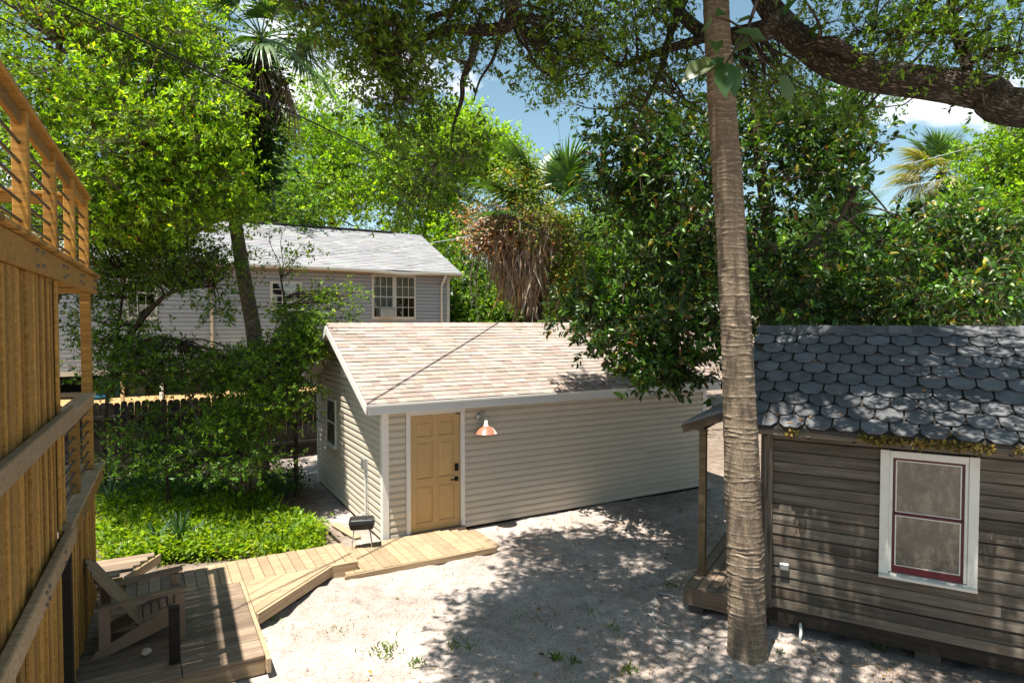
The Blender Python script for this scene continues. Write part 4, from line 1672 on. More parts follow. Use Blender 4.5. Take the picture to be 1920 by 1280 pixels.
def build_fence():
    s0 = FP - A * 5.0
    root = empty('picket_fence', (s0[0], s0[1], 0), ANG)
    tag(root, 'dark weathered board fence with rounded tops behind the shrubs', 'fence')
    r = random.Random(8)
    prof = [(-0.068, 0), (0.068, 0), (0.068, 1.70), (0.045, 1.745), (0.0, 1.76), (-0.045, 1.745), (-0.068, 1.70)]
    n = len(prof)
    V = [(x, -0.009, z) for x, z in prof] + [(x, 0.009, z) for x, z in prof]
    F = [tuple(range(n)), tuple(range(n, 2 * n))[::-1]] + [(i, i + n, (i + 1) % n + n, (i + 1) % n) for i in range(n)]
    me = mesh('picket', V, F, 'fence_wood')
    x = 0.0
    while x < 13.2:
        o = link('picket', me, root, (x, r.uniform(-.004, .004), r.uniform(-.02, .02)), (r.uniform(-.006, .006), r.uniform(-.006, .006), 0))
        x += 0.142
    for z in (0.35, 1.35):
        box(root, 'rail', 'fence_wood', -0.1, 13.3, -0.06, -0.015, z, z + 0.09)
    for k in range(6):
        box(root, 'fence_post', 'fence_wood', k * 2.6 - 0.05, k * 2.6 + 0.05, -0.165, -0.065, 0, 1.65)


build_fence()

# ------------------------------------------------------------------ cottage
CC = np.array([3.01, 7.58])
CA = R(-30.5)
CX = np.array([math.cos(CA), math.sin(CA)])
CY = np.array([-math.sin(CA), math.cos(CA)])


def build_cottage():
    root = empty('wooden_cottage', (CC[0], CC[1], 0), CA)
    tag(root, 'small weathered board cottage with scalloped slate-grey roof and porch', 'cottage')
    L, W = 4.6, 3.2
    zb, ze = 0.32, 2.49
    yr = W / 2
    oh = 0.30
    zr = 3.56
    sl = (zr - ze) / (yr + oh)
    g = MB()
    g.add([(0, 0.012, zb), (0, W, zb), (0, W, ze + 0.1), (0, yr, zr - 0.06), (0, 0.012, ze + 0.1),
           (L, 0.012, zb), (L, W, zb), (L, W, ze + 0.1), (L, yr, zr - 0.06), (L, 0.012, ze + 0.1)],
          [(0, 1, 2, 3, 4), (5, 9, 8, 7, 6), (0, 4, 9, 5), (1, 6, 7, 2), (0, 5, 6, 1)])
    g.build('wall', 'fence_wood', root)
    # window opening
    wx0, wx1, wz0, wz1 = 1.215, 2.055, 0.95, 2.245
    e = 0.125
    r = random.Random(3)
    for i in range(18):
        z = zb + i * e
        zt = z + e * 1.0
        if zt > 2.62:
            break
        segs = [(0.105, L)]
        if z < wz1 and zt > wz0:
            segs = [(0.105, wx0 - 0.02), (wx1 + 0.02, L)]
        elif i % 2:
            c = r.uniform(2.2, 3.4)
            segs = [(0.105, c - 0.0015), (c + 0.0015, L)]
        for (a, b_) in segs:
            lx = b_ - a
            V, F = [], []
            prof = [(0.0, 0.004), (0.034, 0.0), (0.036, 0.006), (0.030, e * 0.80), (0.006, e * 0.84), (0.004, e - 0.002), (0.0, e - 0.002)]
            for x in (-lx / 2, lx / 2):
                V += [(x, -d, h - e / 2) for d, h in prof]
            F = [(i_, (i_ + 1) % 7, (i_ + 1) % 7 + 7, i_ + 7) for i_ in range(7)] + [tuple(range(7))[::-1], tuple(range(7, 14))]
            link('siding_board', mesh('siding_board', V, F, 'cottage_wood'), root, ((a + b_) / 2, 0, z + e / 2 + r.uniform(-.002, .002)))
    box(root, 'corner_board', 'cottage_wood', -0.035, 0.0, -0.04, 0.10, zb - 0.02, 2.55)
    stick(root, 'corner_board', 'cottage_wood', (0.051, -0.036, zb - 0.02), (0.051, -0.036, 2.5), 0.10, 0.026, (0, 1, 0))
    box(root, 'sill_beam', 'fence_wood', -0.02, L, -0.02, 0.08, zb - 0.17, zb - 0.003)
    for x in (0.05, 1.55, 3.0, 4.4):
        box(root, 'pier', 'pier_block', x, x + 0.24, 0.10, 0.35, 0.0, zb - 0.17)
        box(root, 'pier', 'pier_block', x, x + 0.24, W - 0.3, W, 0.0, zb - 0.17)
    # gable-end boards facing the porch
    for i in range(18):
        z = zb + i * e
        o = box(root, 'siding_board', 'cottage_wood', -0.022, 0.0, 0.11, W, z, z + e - 0.006)
    # doorway
    box(root, 'porch_door', 'dark_void', -0.05, -0.023, 1.2, 2.0, zb, 2.3)
    # window
    w = empty('window', (0, 0, 0)); w.parent = root
    cw = 0.088
    box(w, 'casing', 'window_paint', wx0 - 0.02, wx0 + cw - 0.02, -0.06, 0.0, wz0 - 0.01, wz1 + 0.06, 0.004)
    box(w, 'casing', 'window_paint', wx1 - cw + 0.02, wx1 + 0.02, -0.06, 0.0, wz0 - 0.01, wz1 + 0.06, 0.004)
    box(w, 'casing', 'window_paint', wx0 + cw - 0.018, wx1 - cw + 0.018, -0.056, 0.0, wz1 - 0.02, wz1 + 0.055, 0.004)
    box(w, 'casing', 'window_paint', wx0 + cw - 0.02, wx0 + cw + 0.012, -0.045, 0.0, wz0 + 0.03, wz1 - 0.022, 0.003)
    box(w, 'casing', 'window_paint', wx1 - cw - 0.012, wx1 - cw + 0.02, -0.045, 0.0, wz0 + 0.03, wz1 - 0.022, 0.003)
    stick(w, 'sill', 'window_paint', (wx0 - 0.02, -0.055, wz0 - 0.005), (wx1 + 0.02, -0.055, wz0 - 0.005), 0.10, 0.035, (0, -0.25, 1))
    a, b_ = wx0 + cw + 0.013, wx1 - cw - 0.013
    zm = (wz0 + wz1) / 2 + 0.02
    s0, s1 = wz0 + 0.03, wz1 - 0.022
    for (c, d, y, bt) in ((zm - 0.01, s1, -0.022, 0.028), (s0, zm + 0.012, -0.036, 0.075)):
        box(w, 'sash', 'maroon_dark', a, a + 0.024, y - 0.012, y + 0.012, c, d, 0.002)
        box(w, 'sash', 'maroon_dark', b_ - 0.024, b_, y - 0.012, y + 0.012, c, d, 0.002)
        box(w, 'sash', 'maroon_dark', a + 0.024, b_ - 0.024, y - 0.0118, y + 0.0118, d - 0.024, d, 0.002)
        box(w, 'sash', 'maroon', a + 0.024, b_ - 0.024, y - 0.0118, y + 0.0118, c, c + bt, 0.002)
        # white storm-frame bead
        for (p0, p1, q0, q1) in ((a + 0.024, a + 0.037, c + bt, d - 0.024), (b_ - 0.037, b_ - 0.024, c + bt, d - 0.024),
                                 (a + 0.037, b_ - 0.037, d - 0.036, d - 0.024), (a + 0.037, b_ - 0.037, c + bt, c + bt + 0.010)):
            box(w, 'bead', 'window_paint', p0, p1, y - 0.008, y + 0.006, q0, q1, 0.002)
        box(w, 'window_pane', 'glass_dust_reflect', a + 0.026, b_ - 0.026, y - 0.002, y + 0.002, c + bt * 0.6, d - 0.02, 0.0005)
    # roof deck and scalloped tiles
    xl, xr = -0.36, L + 0.3
    slab(root, 'roof_deck', 'roof_edge', [(xl, -oh, ze), (xr, -oh, ze), (xr, yr, zr), (xl, yr, zr)], 0.03)
    slab(root, 'roof_deck', 'roof_edge', [(xl, yr, zr), (xr, yr, zr), (xr, W + oh, ze), (xl, W + oh, ze)], 0.03)
    LL = math.hypot(1, sl)
    ang = math.atan(sl)
    slen = (yr + oh) * LL
    expo = 0.226
    tw = 0.272
    hw = tw / 2 - 0.010
    out = [(-hw, 0.085), (-hw * 0.52, 0.0), (hw * 0.52, 0.0), (hw, 0.085), (hw, expo * 1.22), (-hw, expo * 1.22)]
    def tz(d):
        return 0.006 + 0.028 * (1 - d / (expo * 1.22))
    V = [(x, d, tz(d) + 0.014) for x, d in out] + [(x, d, tz(d)) for x, d in out]
    F = [tuple(range(6)), tuple(range(6, 12))[::-1]] + [(i, i + 6, (i + 1) % 6 + 6, (i + 1) % 6) for i in range(6)]
    me = mesh('roof_tile', V, F, 'slate')
    nrow = int(slen / expo) + 1
    for i in range(nrow):
        d = -0.03 + i * expo
        off = (i % 2) * tw / 2
        k = 0
        while True:
            x = xl + tw / 2 + off + k * tw - tw / 2 * 0
            if x > xr:
                break
            o = link('roof_tile', me, root, (x + r.uniform(-.003, .003), -oh + d * math.cos(ang), ze + d * math.sin(ang) + r.uniform(0, .002)), (ang, r.uniform(-.012, .012), r.uniform(-.012, .012)))
            k += 1
    # ridge caps
    x = xl
    V, F = [], []
    wcap = 0.30
    pr = [(-0.12, -0.12 * sl - 0.0), (0.0, 0.03), (0.12, -0.12 * sl - 0.0)]
    for xx, lift in ((0.0, 0.014), (wcap, 0.0)):
        V += [(xx, y, z + lift + 0.012) for y, z in pr] + [(xx, y, z + lift) for y, z in pr]
    F = [(0, 6, 7, 1), (1, 7, 8, 2), (3, 4, 10, 9), (4, 5, 11, 10), (0, 1, 4, 3), (1, 2, 5, 4), (6, 9, 10, 7), (7, 10, 11, 8), (0, 3, 9, 6), (2, 8, 11, 5)]
    cap = mesh('ridge_cap', V, F, 'slate')
    while x < xr - 0.1:
        link('ridge_cap', cap, root, (x, yr, zr + 0.03))
        x += 0.268
    stick(root, 'rake_board', 'cottage_wood', (xl + 0.012, -oh, ze - 0.075), (xl + 0.012, yr, zr - 0.075), 0.022, 0.09, (0, -sl, 1))
    box(root, 'eave_board', 'cottage_wood', xl + 0.03, xr, -oh + 0.01, -oh + 0.03, ze - 0.09, ze - 0.032)
    for k in range(10):
        x = 0.05 + k * 0.45
        stick(root, 'rafter_tail', 'fence_wood', (x, -oh + 0.03, ze - 0.08), (x, 0.0, ze - 0.08 + oh * sl), 0.04, 0.08, (0, -sl, 1))
    # porch
    px0 = -0.91
    for k in range(7):
        x = px0 + k * 0.1255
        box(root, 'porch_board', 'deck_grey', x, x + 0.120, -0.02, W * 0.9, 0.305, 0.34, 0.006)
    box(root, 'porch_joist', 'deck_grey', px0 - 0.035, -0.03, -0.06, -0.022, 0.12, 0.338, 0.005)
    box(root, 'porch_joist', 'deck_grey', px0 - 0.035, px0 - 0.002, -0.021, W * 0.9, 0.12, 0.336, 0.005)
    for y in (0.10, 2.3):
        box(root, 'porch_pier', 'pier_block', px0 + 0.02, px0 + 0.2, y - 0.1, y + 0.1, 0.0, 0.12)
    for y in (0.46, 2.6):
        box(root, 'porch_post', 'cottage_post', px0 + 0.03, px0 + 0.12, y - 0.045, y + 0.045, 0.341, 2.30, 0.006)
    zo, zi = 2.34, 2.72
    s2 = (zi - zo) / 1.04
    slab(root, 'porch_roof', 'slate', [(-1.04, 0.15, zo + 0.05), (0.0, 0.15, zi + 0.05), (0.0, 2.9, zi + 0.05), (-1.04, 2.9, zo + 0.05)], 0.03)
    stick(root, 'porch_rafter', 'cottage_wood', (-1.03, 0.17, zo - 0.035), (-0.03, 0.17, zi - 0.04), 0.03, 0.10, (-s2, 0, 1))
    box(root, 'porch_beam', 'cottage_wood', -0.93, -0.76, 0.2, 2.85, 2.30, 2.38)
    # outlet cover
    ob = box(root, 'outlet_cover', 'galvanised', 0.19, 0.29, -0.085, -0.031, 0.79, 0.87, 0.008)
    return root


build_cottage()


def loc_c(x, y, z=0.0):
    p = CC + CX * x + CY * y
    return (p[0], p[1], z)


m = MB()
p = loc_c(0.42, -0.12)
m.tube([(0, 0, 0.0), (0.03, 0.03, 0.10), (0.06, 0.12, 0.2)], 0.018, 10)
tag(m.build('drain_pipe', 'pvc', None, True, p), 'short white plastic pipe poking out beneath the cottage', 'pipe')

# ------------------------------------------------------------------ foreground palm trunk
def frond_mesh(name, Rr, nseg, cols, droop, dead=False, seed=0, mat='leaf_glossy', split=0.55):
    """costapalmate fan frond along local +x, face up +z"""
    r = np.random.default_rng(seed)
    P, D, N, S, Wd = [], [], [], [], []
    V, F, C = [], [], []
    pet = Rr * 0.9
    # petiole
    def addtube(pts, rad, col):
        b = len(V)
        for i, p in enumerate(pts):
            for k in range(4):
                t = k * math.pi / 2
                V.append((p[0], p[1] + rad[i] * math.cos(t), p[2] + rad[i] * math.sin(t)))
                C.append((*col, 1))
        for i in range(len(pts) - 1):
            for k in range(4):
                F.append((b + i * 4 + k, b + i * 4 + (k + 1) % 4, b + i * 4 + 4 + (k + 1) % 4, b + i * 4 + 4 + k))
    def sagz(x):
        return -droop * x * x / (Rr * 2.2)
    pts = [(t * (pet + Rr * 0.45), 0, sagz(t * (pet + Rr * 0.45))) for t in np.linspace(0, 1, 7)]
    addtube(pts, list(np.linspace(0.022, 0.008, 7)), tuple(np.array(cols[0]) * (1.2 if not dead else 0.8)))
    for i in range(nseg):
        t = i / (nseg - 1) * 2 - 1
        ang = t * R(115) + r.normal() * 0.03
        x0 = pet + (1 - abs(t)) * Rr * 0.42
        base = np.array([x0, 0.0, sagz(x0)])
        L = Rr * (0.75 + 0.25 * (1 - abs(t))) * r.uniform(0.85, 1.08)
        d = np.array([math.cos(ang), math.sin(ang), 0.18 + 0.22 * abs(math.sin(ang)) - droop * 0.5 + (r.normal() * 0.25 if dead else r.normal() * 0.05)])
        d /= np.linalg.norm(d)
        w0 = Rr * 0.028 * (0.7 if dead else 1)
        sd = np.cross(d, [0, 0, 1.0]); sd /= np.linalg.norm(sd)
        col = np.array(cols[r.integers(len(cols))]) * r.uniform(0.75, 1.25)
        b = len(V)
        K = 5
        for q in range(K):
            f = q / (K - 1)
            w = w0 * (0.55 + 1.2 * f) if f < 0.45 else w0 * (1.1 * (1 - f) / 0.55 + 0.03)
            pz = base + d * L * f + np.array([0, 0, -(f ** 2.2) * L * (0.25 + droop * 0.55 + (0.3 if dead else 0))])
            V.append(tuple(pz + sd * w)); V.append(tuple(pz - sd * w + np.array([0, 0, w * 0.7])))
            C.append((*col, 1)); C.append((*col, 1))
        for q in range(K - 1):
            F.append((b + 2 * q, b + 2 * q + 1, b + 2 * q + 3, b + 2 * q + 2))
    me = bpy.data.meshes.new(name)
    me.from_pydata(V, [], F)
    ca = me.attributes.new('Col', 'FLOAT_COLOR', 'POINT')
    ca.data.foreach_set('color', np.array(C, np.float32).ravel())
    me.materials.append(MAT[mat])
    me.update()
    return me


GREEN_F = [(0.06, 0.13, 0.03), (0.09, 0.17, 0.035), (0.05, 0.10, 0.03)]
YEL_F = [(0.30, 0.27, 0.09), (0.20, 0.22, 0.06), (0.36, 0.30, 0.15)]
DEAD_F = [(0.22, 0.16, 0.10), (0.30, 0.23, 0.16), (0.15, 0.10, 0.07)]
FROND = [frond_mesh('frond', 1.0, 44, GREEN_F, 0.25, seed=1), frond_mesh('frond', 1.1, 48, GREEN_F, 0.55, seed=2),
         frond_mesh('frond', 0.95, 40, YEL_F, 0.9, seed=3)]
FDEAD = [frond_mesh('dead_frond', 0.9, 34, DEAD_F, 1.1, True, 4, 'leaf_dry'), frond_mesh('dead_frond', 1.0, 34, DEAD_F, 1.4, True, 5, 'leaf_dry')]
FPALE = [frond_mesh('dry_frond', 1.0, 40, [(0.42, 0.36, 0.16), (0.5, 0.44, 0.26), (0.30, 0.30, 0.10)], 0.9, True, 6, 'leaf_dry')]


def put_frond(parent, me, origin, az, el, s=1.0, roll=0.0, name='frond'):
    o = link(name, me, parent)
    o.matrix_local = (Matrix.Translation(origin) @ Matrix.Rotation(az, 4, 'Z') @ Matrix.Rotation(-el, 4, 'Y')
                      @ Matrix.Rotation(roll, 4, 'X') @ Matrix.Scale(s, 4))
    return o


def build_palm_trunk():
    pix = [(1401, 1242, 35.5), (1400, 1120, 34), (1396, 1000, 32.3), (1390, 860, 31), (1386, 740, 29.5), (1380, 620, 28), (1373, 470, 26.5), (1363, 320, 25.5), (1352, 180, 24.5), (1345, 60, 23.5), (1340, -40, 22.5)]
    Y0 = 6.95
    pts, rad = [], []
    for i, (x, y, hw) in enumerate(pix):
        Y = Y0 + i * 0.03
        pts.append(at(x, y, Y))
        rad.append(hw / FPX * Y)
    pts[0][2] = -0.05
    for k in range(1, 5):
        pts.append(pts[10] + np.array([-0.03 * k, 0.03 * k, 1.0 * k]))
        rad.append(rad[10] * (1 - 0.03 * k))
    base = np.array([pts[0][0], pts[0][1], 0.0])
    root = empty('palm_tree', tuple(base))
    tag(root, 'tall ringed grey-brown palm trunk rising in front of the cottage', 'palm tree')
    # resample finely for rings
    P = np.array(pts)
    d = np.concatenate([[0], np.cumsum(np.linalg.norm(np.diff(P, axis=0), axis=1))])
    n = 2000
    s = np.linspace(0, d[-1], n)
    Q = np.stack([np.interp(s, d, P[:, k]) for k in range(3)], 1)
    ker = np.ones(141) / 141
    for k in range(2):
        pad = np.concatenate([2 * Q[:1, k] - Q[1:71, k][::-1], Q[:, k], 2 * Q[-1:, k] - Q[-71:-1, k][::-1]])
        Q[:, k] = np.convolve(pad, ker, 'valid')
    rr = np.interp(s, d, rad)
    rs = np.random.default_rng(5)
    M = 40
    th = np.arange(M + 1) / M * 2 * math.pi
    th[-1] = 0
    ringpos, sp = [], 0.0
    while sp < d[-1]:
        ringpos.append(sp)
        sp += rs.uniform(0.034, 0.075)
    ringpos = np.array(ringpos)
    wob = [(rs.uniform(0, 6.28), rs.uniform(0.006, 0.022), rs.integers(1, 4), rs.uniform(0.3, 1.2)) for _ in ringpos]
    V = np.zeros((n, M + 1, 3)); RG = np.zeros((n, M + 1))
    idx = np.searchsorted(ringpos, s).clip(1, len(ringpos) - 1)
    for i in range(n):
        prof = np.zeros(M + 1); rg = np.zeros(M + 1)
        for j in (idx[i] - 1, idx[i]):
            ph, amp, kk, st = wob[j]
            z0 = ringpos[j] + amp * np.sin(kk * th + ph)
            q = (s[i] - z0)
            up = np.exp(-(q / 0.008) ** 2)
            seg = np.exp(-np.maximum(q, 0) / 0.02) * (q > 0)
            mod = 0.55 + 0.45 * np.sin(th * 3 + ph * 2.3) * np.sin(th * 7 + ph)
            prof += st * mod * (0.010 * up + 0.004 * seg)
            rg = np.maximum(rg, st * up * mod * 0.95)
        prof += 0.004 * np.sin(th * 4 + s[i] * 1.7) + 0.003 * np.sin(th * 9 - s[i] * 6)
        # two rotted hollows
        for (sz, ta, dep, hz, ht) in ((1.25, -1.9, 0.03, 0.05, 0.35), (0.92, -1.75, 0.035, 0.06, 0.3), (1.75, -0.75, 0.04, 0.10, 0.12)):
            dt = np.angle(np.exp(1j * (th - ta)))
            w = np.exp(-((s[i] - sz) / hz) ** 2 - (dt / ht) ** 2)
            prof -= dep * w * (0.55 + 0.45 * np.sin(th * 40 + s[i] * 130))
        r_ = rr[i] * (1 + 0.16 * math.exp(-s[i] / 0.12)) + prof
        V[i, :, 0] = Q[i, 0] + r_ * np.cos(th)
        V[i, :, 1] = Q[i, 1] + r_ * np.sin(th)
        V[i, :, 2] = Q[i, 2]
        RG[i] = rg
    V = V.reshape(-1, 3) - base
    q = M + 1
    F = [(i * q + k, i * q + k + 1, (i + 1) * q + k + 1, (i + 1) * q + k) for i in range(n - 1) for k in range(M)]
    me = mesh('trunk', V, F, 'bark_palm', True)
    ca = me.attributes.new('Ring', 'FLOAT_COLOR', 'POINT')
    ca.data.foreach_set('color', np.repeat(RG.reshape(-1, 1), 4, 1).astype(np.float32).ravel())
    uvl = me.uv_layers.new(name='UVMap')
    vi = np.empty(len(me.loops), np.int32)
    me.loops.foreach_get('vertex_index', vi)
    UV = np.stack([np.tile(np.arange(q) / M * 1.4, n), np.repeat(s, q)], 1)
    uvl.data.foreach_set('uv', UV[vi].astype(np.float32).ravel())
    link('trunk', me, root)
    top = Vector(pts[-1] - base)
    rnd = random.Random(6)
    for k in range(26):
        put_frond(root, FROND[k % 2] if k < 18 else FROND[2], top + Vector((0, 0, 0.25)), k * 2.4, R(rnd.uniform(-30, 75)), rnd.uniform(0.9, 1.15))


build_palm_trunk()

# ------------------------------------------------------------------ trees
EXTRA = []
LIME = [(0.18, 0.34, 0.014), (0.26, 0.43, 0.018), (0.08, 0.17, 0.012), (0.33, 0.43, 0.025), (0.36, 0.18, 0.02)]
OAKC = [(0.09, 0.18, 0.014), (0.145, 0.265, 0.018), (0.045, 0.085, 0.012), (0.19, 0.28, 0.025), (0.14, 0.09, 0.03)]
MAGC = [(0.038, 0.09, 0.012), (0.065, 0.15, 0.016), (0.02, 0.05, 0.010), (0.26, 0.22, 0.03), (0.20, 0.09, 0.03), (0.13, 0.25, 0.025)]
SHRC = [(0.08, 0.175, 0.018), (0.13, 0.25, 0.02), (0.05, 0.11, 0.016), (0.26, 0.34, 0.025)]


def blob(px, py, Y, rx, rz, w=1.0, ry=None):
    """ellipsoid centred at a photo point; rx, rz in metres"""
    return (at(px, py, Y), np.array([rx, ry if ry else rx, rz]), w)


# broad lime-green tree behind the deck tower
build_tree('broadleaf_tree', 'broad bright lime-green small-leaved tree behind the cedar deck tower', (-9.4, 12.6, 0.0),
           ([(-9.4, 12.6, -0.1), (-9.3, 12.5, 2.0), (-9.0, 12.4, 4.0), (-8.7, 12.2, 6.5), (-8.5, 12.2, 9.0)], [0.22, 0.2, 0.17, 0.12, 0.05]),
           [blob(110, 120, 12.0, 2.6, 2.3, 3), blob(290, 150, 11.6, 1.25, 1.6, 2.0), blob(360, 255, 11.3, 0.62, 0.9, 1.1), blob(220, 300, 11.2, 1.9, 1.1, 2),
            blob(60, -40, 12.5, 3.0, 2.0, 2), blob(260, 20, 12.0, 1.3, 1.1, 1.2), blob(40, 280, 12.2, 2.0, 1.6, 1.2), blob(320, 385, 11.4, 1.2, 0.35, 1.3), blob(200, 400, 11.6, 1.6, 0.4, 1.4), blob(385, 320, 11.2, 0.45, 0.45, 0.6)],
           480, 30, 9, 0.085, 0.42, 0.25, LIME, [4, 4, 4, 2, 0.12], 'leaf_bright', 'bark_smooth', twl=0.22, shell=3.0, seed=21,
           limbs=[([(-9.0, 12.4, 4.0), (-7.9, 11.9, 5.4), (-6.6, 11.5, 6.3)], [0.12, 0.08, 0.04]),
                  ([(-9.1, 12.4, 3.5), (-8.0, 11.8, 5.0), (-6.4, 11.3, 5.6)], [0.12, 0.08, 0.04]),
                  ([(-9.0, 12.4, 4.2), (-10.4, 12.0, 6.6), (-11.0, 12.0, 8.5)], [0.12, 0.08, 0.04])], bumpy=0.02)
# its lower drooping boughs in shade, in front of the grey house
build_tree('understory_tree', 'dark thin-leaved tree with drooping boughs before the grey house window', (-8.6, 13.4, 0.0),
           ([(-8.6, 13.4, -0.1), (-8.5, 13.3, 1.6), (-8.2, 13.2, 3.0), (-7.9, 13.1, 4.6)], [0.05, 0.045, 0.04, 0.025]),
           [blob(230, 480, 12.9, 0.95, 0.75, 2), blob(360, 490, 12.6, 1.05, 0.45, 1.3), blob(300, 450, 12.8, 1.3, 0.4, 1.2), blob(215, 640, 12.9, 0.7, 0.5, 1.2),
            blob(310, 660, 12.9, 0.8, 0.30, 0.7), blob(400, 540, 12.6, 0.5, 0.5, 0.6), blob(430, 675, 12.7, 0.5, 0.25, 0.6), blob(250, 700, 12.9, 0.8, 0.25, 0.9), blob(370, 715, 12.7, 0.8, 0.3, 1.2), blob(200, 560, 13.0, 0.5, 0.8, 1.0)],
           250, 15, 8, 0.08, 0.42, 0.22, SHRC, [3, 2, 4, 0.4], 'leaf_bright', 'bark_dark', twl=0.24, shell=2.2, seed=22, branch_r=0.025, flat=0.45,
           limbs=[([(-8.2, 13.2, 3.0), (-7.0, 12.9, 4.2), (-5.9, 12.7, 4.4)], [0.07, 0.045, 0.02]),
                  ([(-8.4, 13.2, 2.2), (-7.4, 12.9, 3.3), (-6.6, 12.8, 3.3)], [0.06, 0.04, 0.02])])

# shrubs between shed and deck
build_tree('leafy_shrub', 'tall leafy green shrub spilling over the dark fence beside the shed', (-5.35, 12.9, 0.0),
           ([(-5.35, 12.9, -0.1), (-5.3, 12.8, 0.9), (-5.1, 12.8, 1.9), (-4.9, 12.8, 3.0)], [0.08, 0.07, 0.05, 0.03]),
           [blob(545, 655, 12.6, 0.55, 0.42, 1.6), blob(470, 700, 12.4, 0.9, 0.5, 2.2), blob(520, 740, 12.2, 0.7, 0.45, 1.8), blob(585, 630, 12.9, 0.33, 0.35, 0.8),
            blob(440, 790, 12.0, 0.7, 0.32, 1.1), blob(550, 780, 12.0, 0.4, 0.22, 0.5), blob(560, 600, 12.8, 0.4, 0.35, 0.7)],
           150, 17, 9, 0.062, 0.6, 0.17, SHRC, [3, 4, 2, 1.6], 'leaf_bright', 'bark_smooth', twl=0.2, shell=1.9, seed=23, branch_r=0.022, flat=0.55,
           limbs=[([(-5.35, 12.9, 0.0), (-5.9, 12.6, 1.0), (-6.2, 12.3, 2.2)], [0.06, 0.045, 0.02]),
                  ([(-5.35, 12.9, 0.0), (-4.9, 12.6, 1.2), (-4.4, 12.4, 2.2)], [0.05, 0.04, 0.02]),
                  ([(-5.35, 12.9, 0.2), (-5.6, 12.4, 1.2), (-5.5, 12.1, 1.8)], [0.05, 0.04, 0.02])], cat='shrub')
build_tree('young_tree', 'slender sapling with sparse leaf sprays before the grey house roof', (-4.3, 14.6, 0.0),
           ([(-4.55, 13.4, -0.1), (-4.6, 13.5, 2.0), (-4.75, 13.6, 3.6), (-4.9, 13.6, 4.6)], [0.05, 0.04, 0.03, 0.015]),
           [blob(560, 480, 13.6, 0.5, 0.4, 1.5), blob(640, 560, 13.5, 0.5, 0.3, 1.2), blob(590, 545, 13.5, 0.3, 0.4, 1.0), blob(660, 590, 13.4, 0.35, 0.12, 0.6), blob(520, 430, 13.7, 0.35, 0.2, 0.5)],
           36, 8, 8, 0.06, 0.55, 0.13, SHRC, [2, 4, 1, 2], 'leaf_bright', 'bark_dark', twl=0.2, shell=1.8, seed=24, branch_r=0.014, flat=0.6, cat='sapling')
build_tree('low_shrub', 'dark leafy shrub in the shade at the foot of the fence', (-6.6, 12.2, 0.0),
           ([(-6.6, 12.2, -0.05), (-6.6, 12.2, 0.4), (-6.6, 12.1, 0.9)], [0.05, 0.04, 0.02]),
           [blob(400, 855, 11.6, 0.9, 0.35, 2), blob(300, 800, 12.2, 1.0, 0.5, 1.5), blob(230, 860, 11.6, 0.7, 0.4, 1.2), blob(480, 870, 11.4, 0.5, 0.25, 0.8)],
           55, 16, 8, 0.065, 0.55, 0.17, SHRC, [4, 2, 4, 0.3], 'leaf_bright', 'bark_dark', twl=0.2, shell=1.8, seed=25, branch_r=0.014, cat='shrub')

# background trees beyond the house
bg = [
    ('large pale-green tree rising above the grey house ridge', 620, 290, 34, [blob(600, 270, 33, 3.6, 3.6, 2), blob(680, 330, 31, 3.0, 3.0, 1.5), blob(560, 390, 31, 3.0, 2.2, 1)], LIME, [4, 3, 3, 1, 0], 'bark_dark', 120),
    ('sunlit lime-topped tree standing behind the grey house gable', 850, 330, 31, [blob(860, 280, 30, 2.2, 1.9, 2), blob(800, 330, 30, 2.2, 2.2, 1.5), blob(930, 300, 30, 1.0, 1.0, 0.8), blob(820, 430, 30, 1.9, 2.2, 1.2)], LIME, [4, 5, 2, 2, 0], 'bark_dark', 130),
    ('leafy tree filling the gap close beside the grey house gable', 905, 560, 26, [blob(900, 540, 26, 1.5, 1.7, 1), blob(880, 600, 25, 1.3, 1.2, 1), blob(950, 590, 25, 1.4, 1.0, 1)], SHRC, [4, 3, 3, 1], 'bark_dark', 70),
    ('dense green tree far behind the magnolia', 1240, 480, 30, [blob(1230, 470, 28, 3.5, 3.2, 2), blob(1420, 520, 28, 3.5, 2.4, 1.6)], SHRC, [4, 3, 3, 1], 'bark_dark', 150),
    ('dense tree massed behind the cottage ridge beyond the magnolia', 1640, 520, 24, [blob(1600, 530, 22, 2.8, 1.9, 1.5), blob(1780, 520, 22, 2.8, 1.9, 1.5), blob(1930, 500, 22, 2.4, 2.4, 1.2)], SHRC, [4, 2, 4, 0.6], 'bark_dark', 170),
    ('bright green rounded tree at the edge behind the pale palm', 1890, 330, 21, [blob(1900, 330, 20, 1.1, 1.6, 1.5), blob(1960, 300, 20, 1.4, 1.8, 1), blob(1890, 420, 19, 1.2, 1.2, 1)], LIME, [4, 2, 4, 0.6, 0], 'bark_dark', 90),
    ('shrubby green tree low behind the shed ridge and shaggy palm', 1120, 520, 24, [blob(1110, 500, 23, 2.0, 1.6, 1), blob(1160, 560, 22, 2.0, 1.2, 1), blob(1060, 560, 23, 1.5, 0.9, 0.8)], SHRC, [4, 3, 3, 1], 'bark_dark', 90),
    ('tall leafy tree behind the vine-covered palm and house roof', 420, 330, 27, [blob(430, 330, 26, 2.2, 2.4, 1.2), blob(520, 400, 25, 2.0, 1.5, 1), blob(300, 380, 26, 2.5, 1.6, 1)], SHRC, [4, 3, 3, 1], 'bark_dark', 80),
]
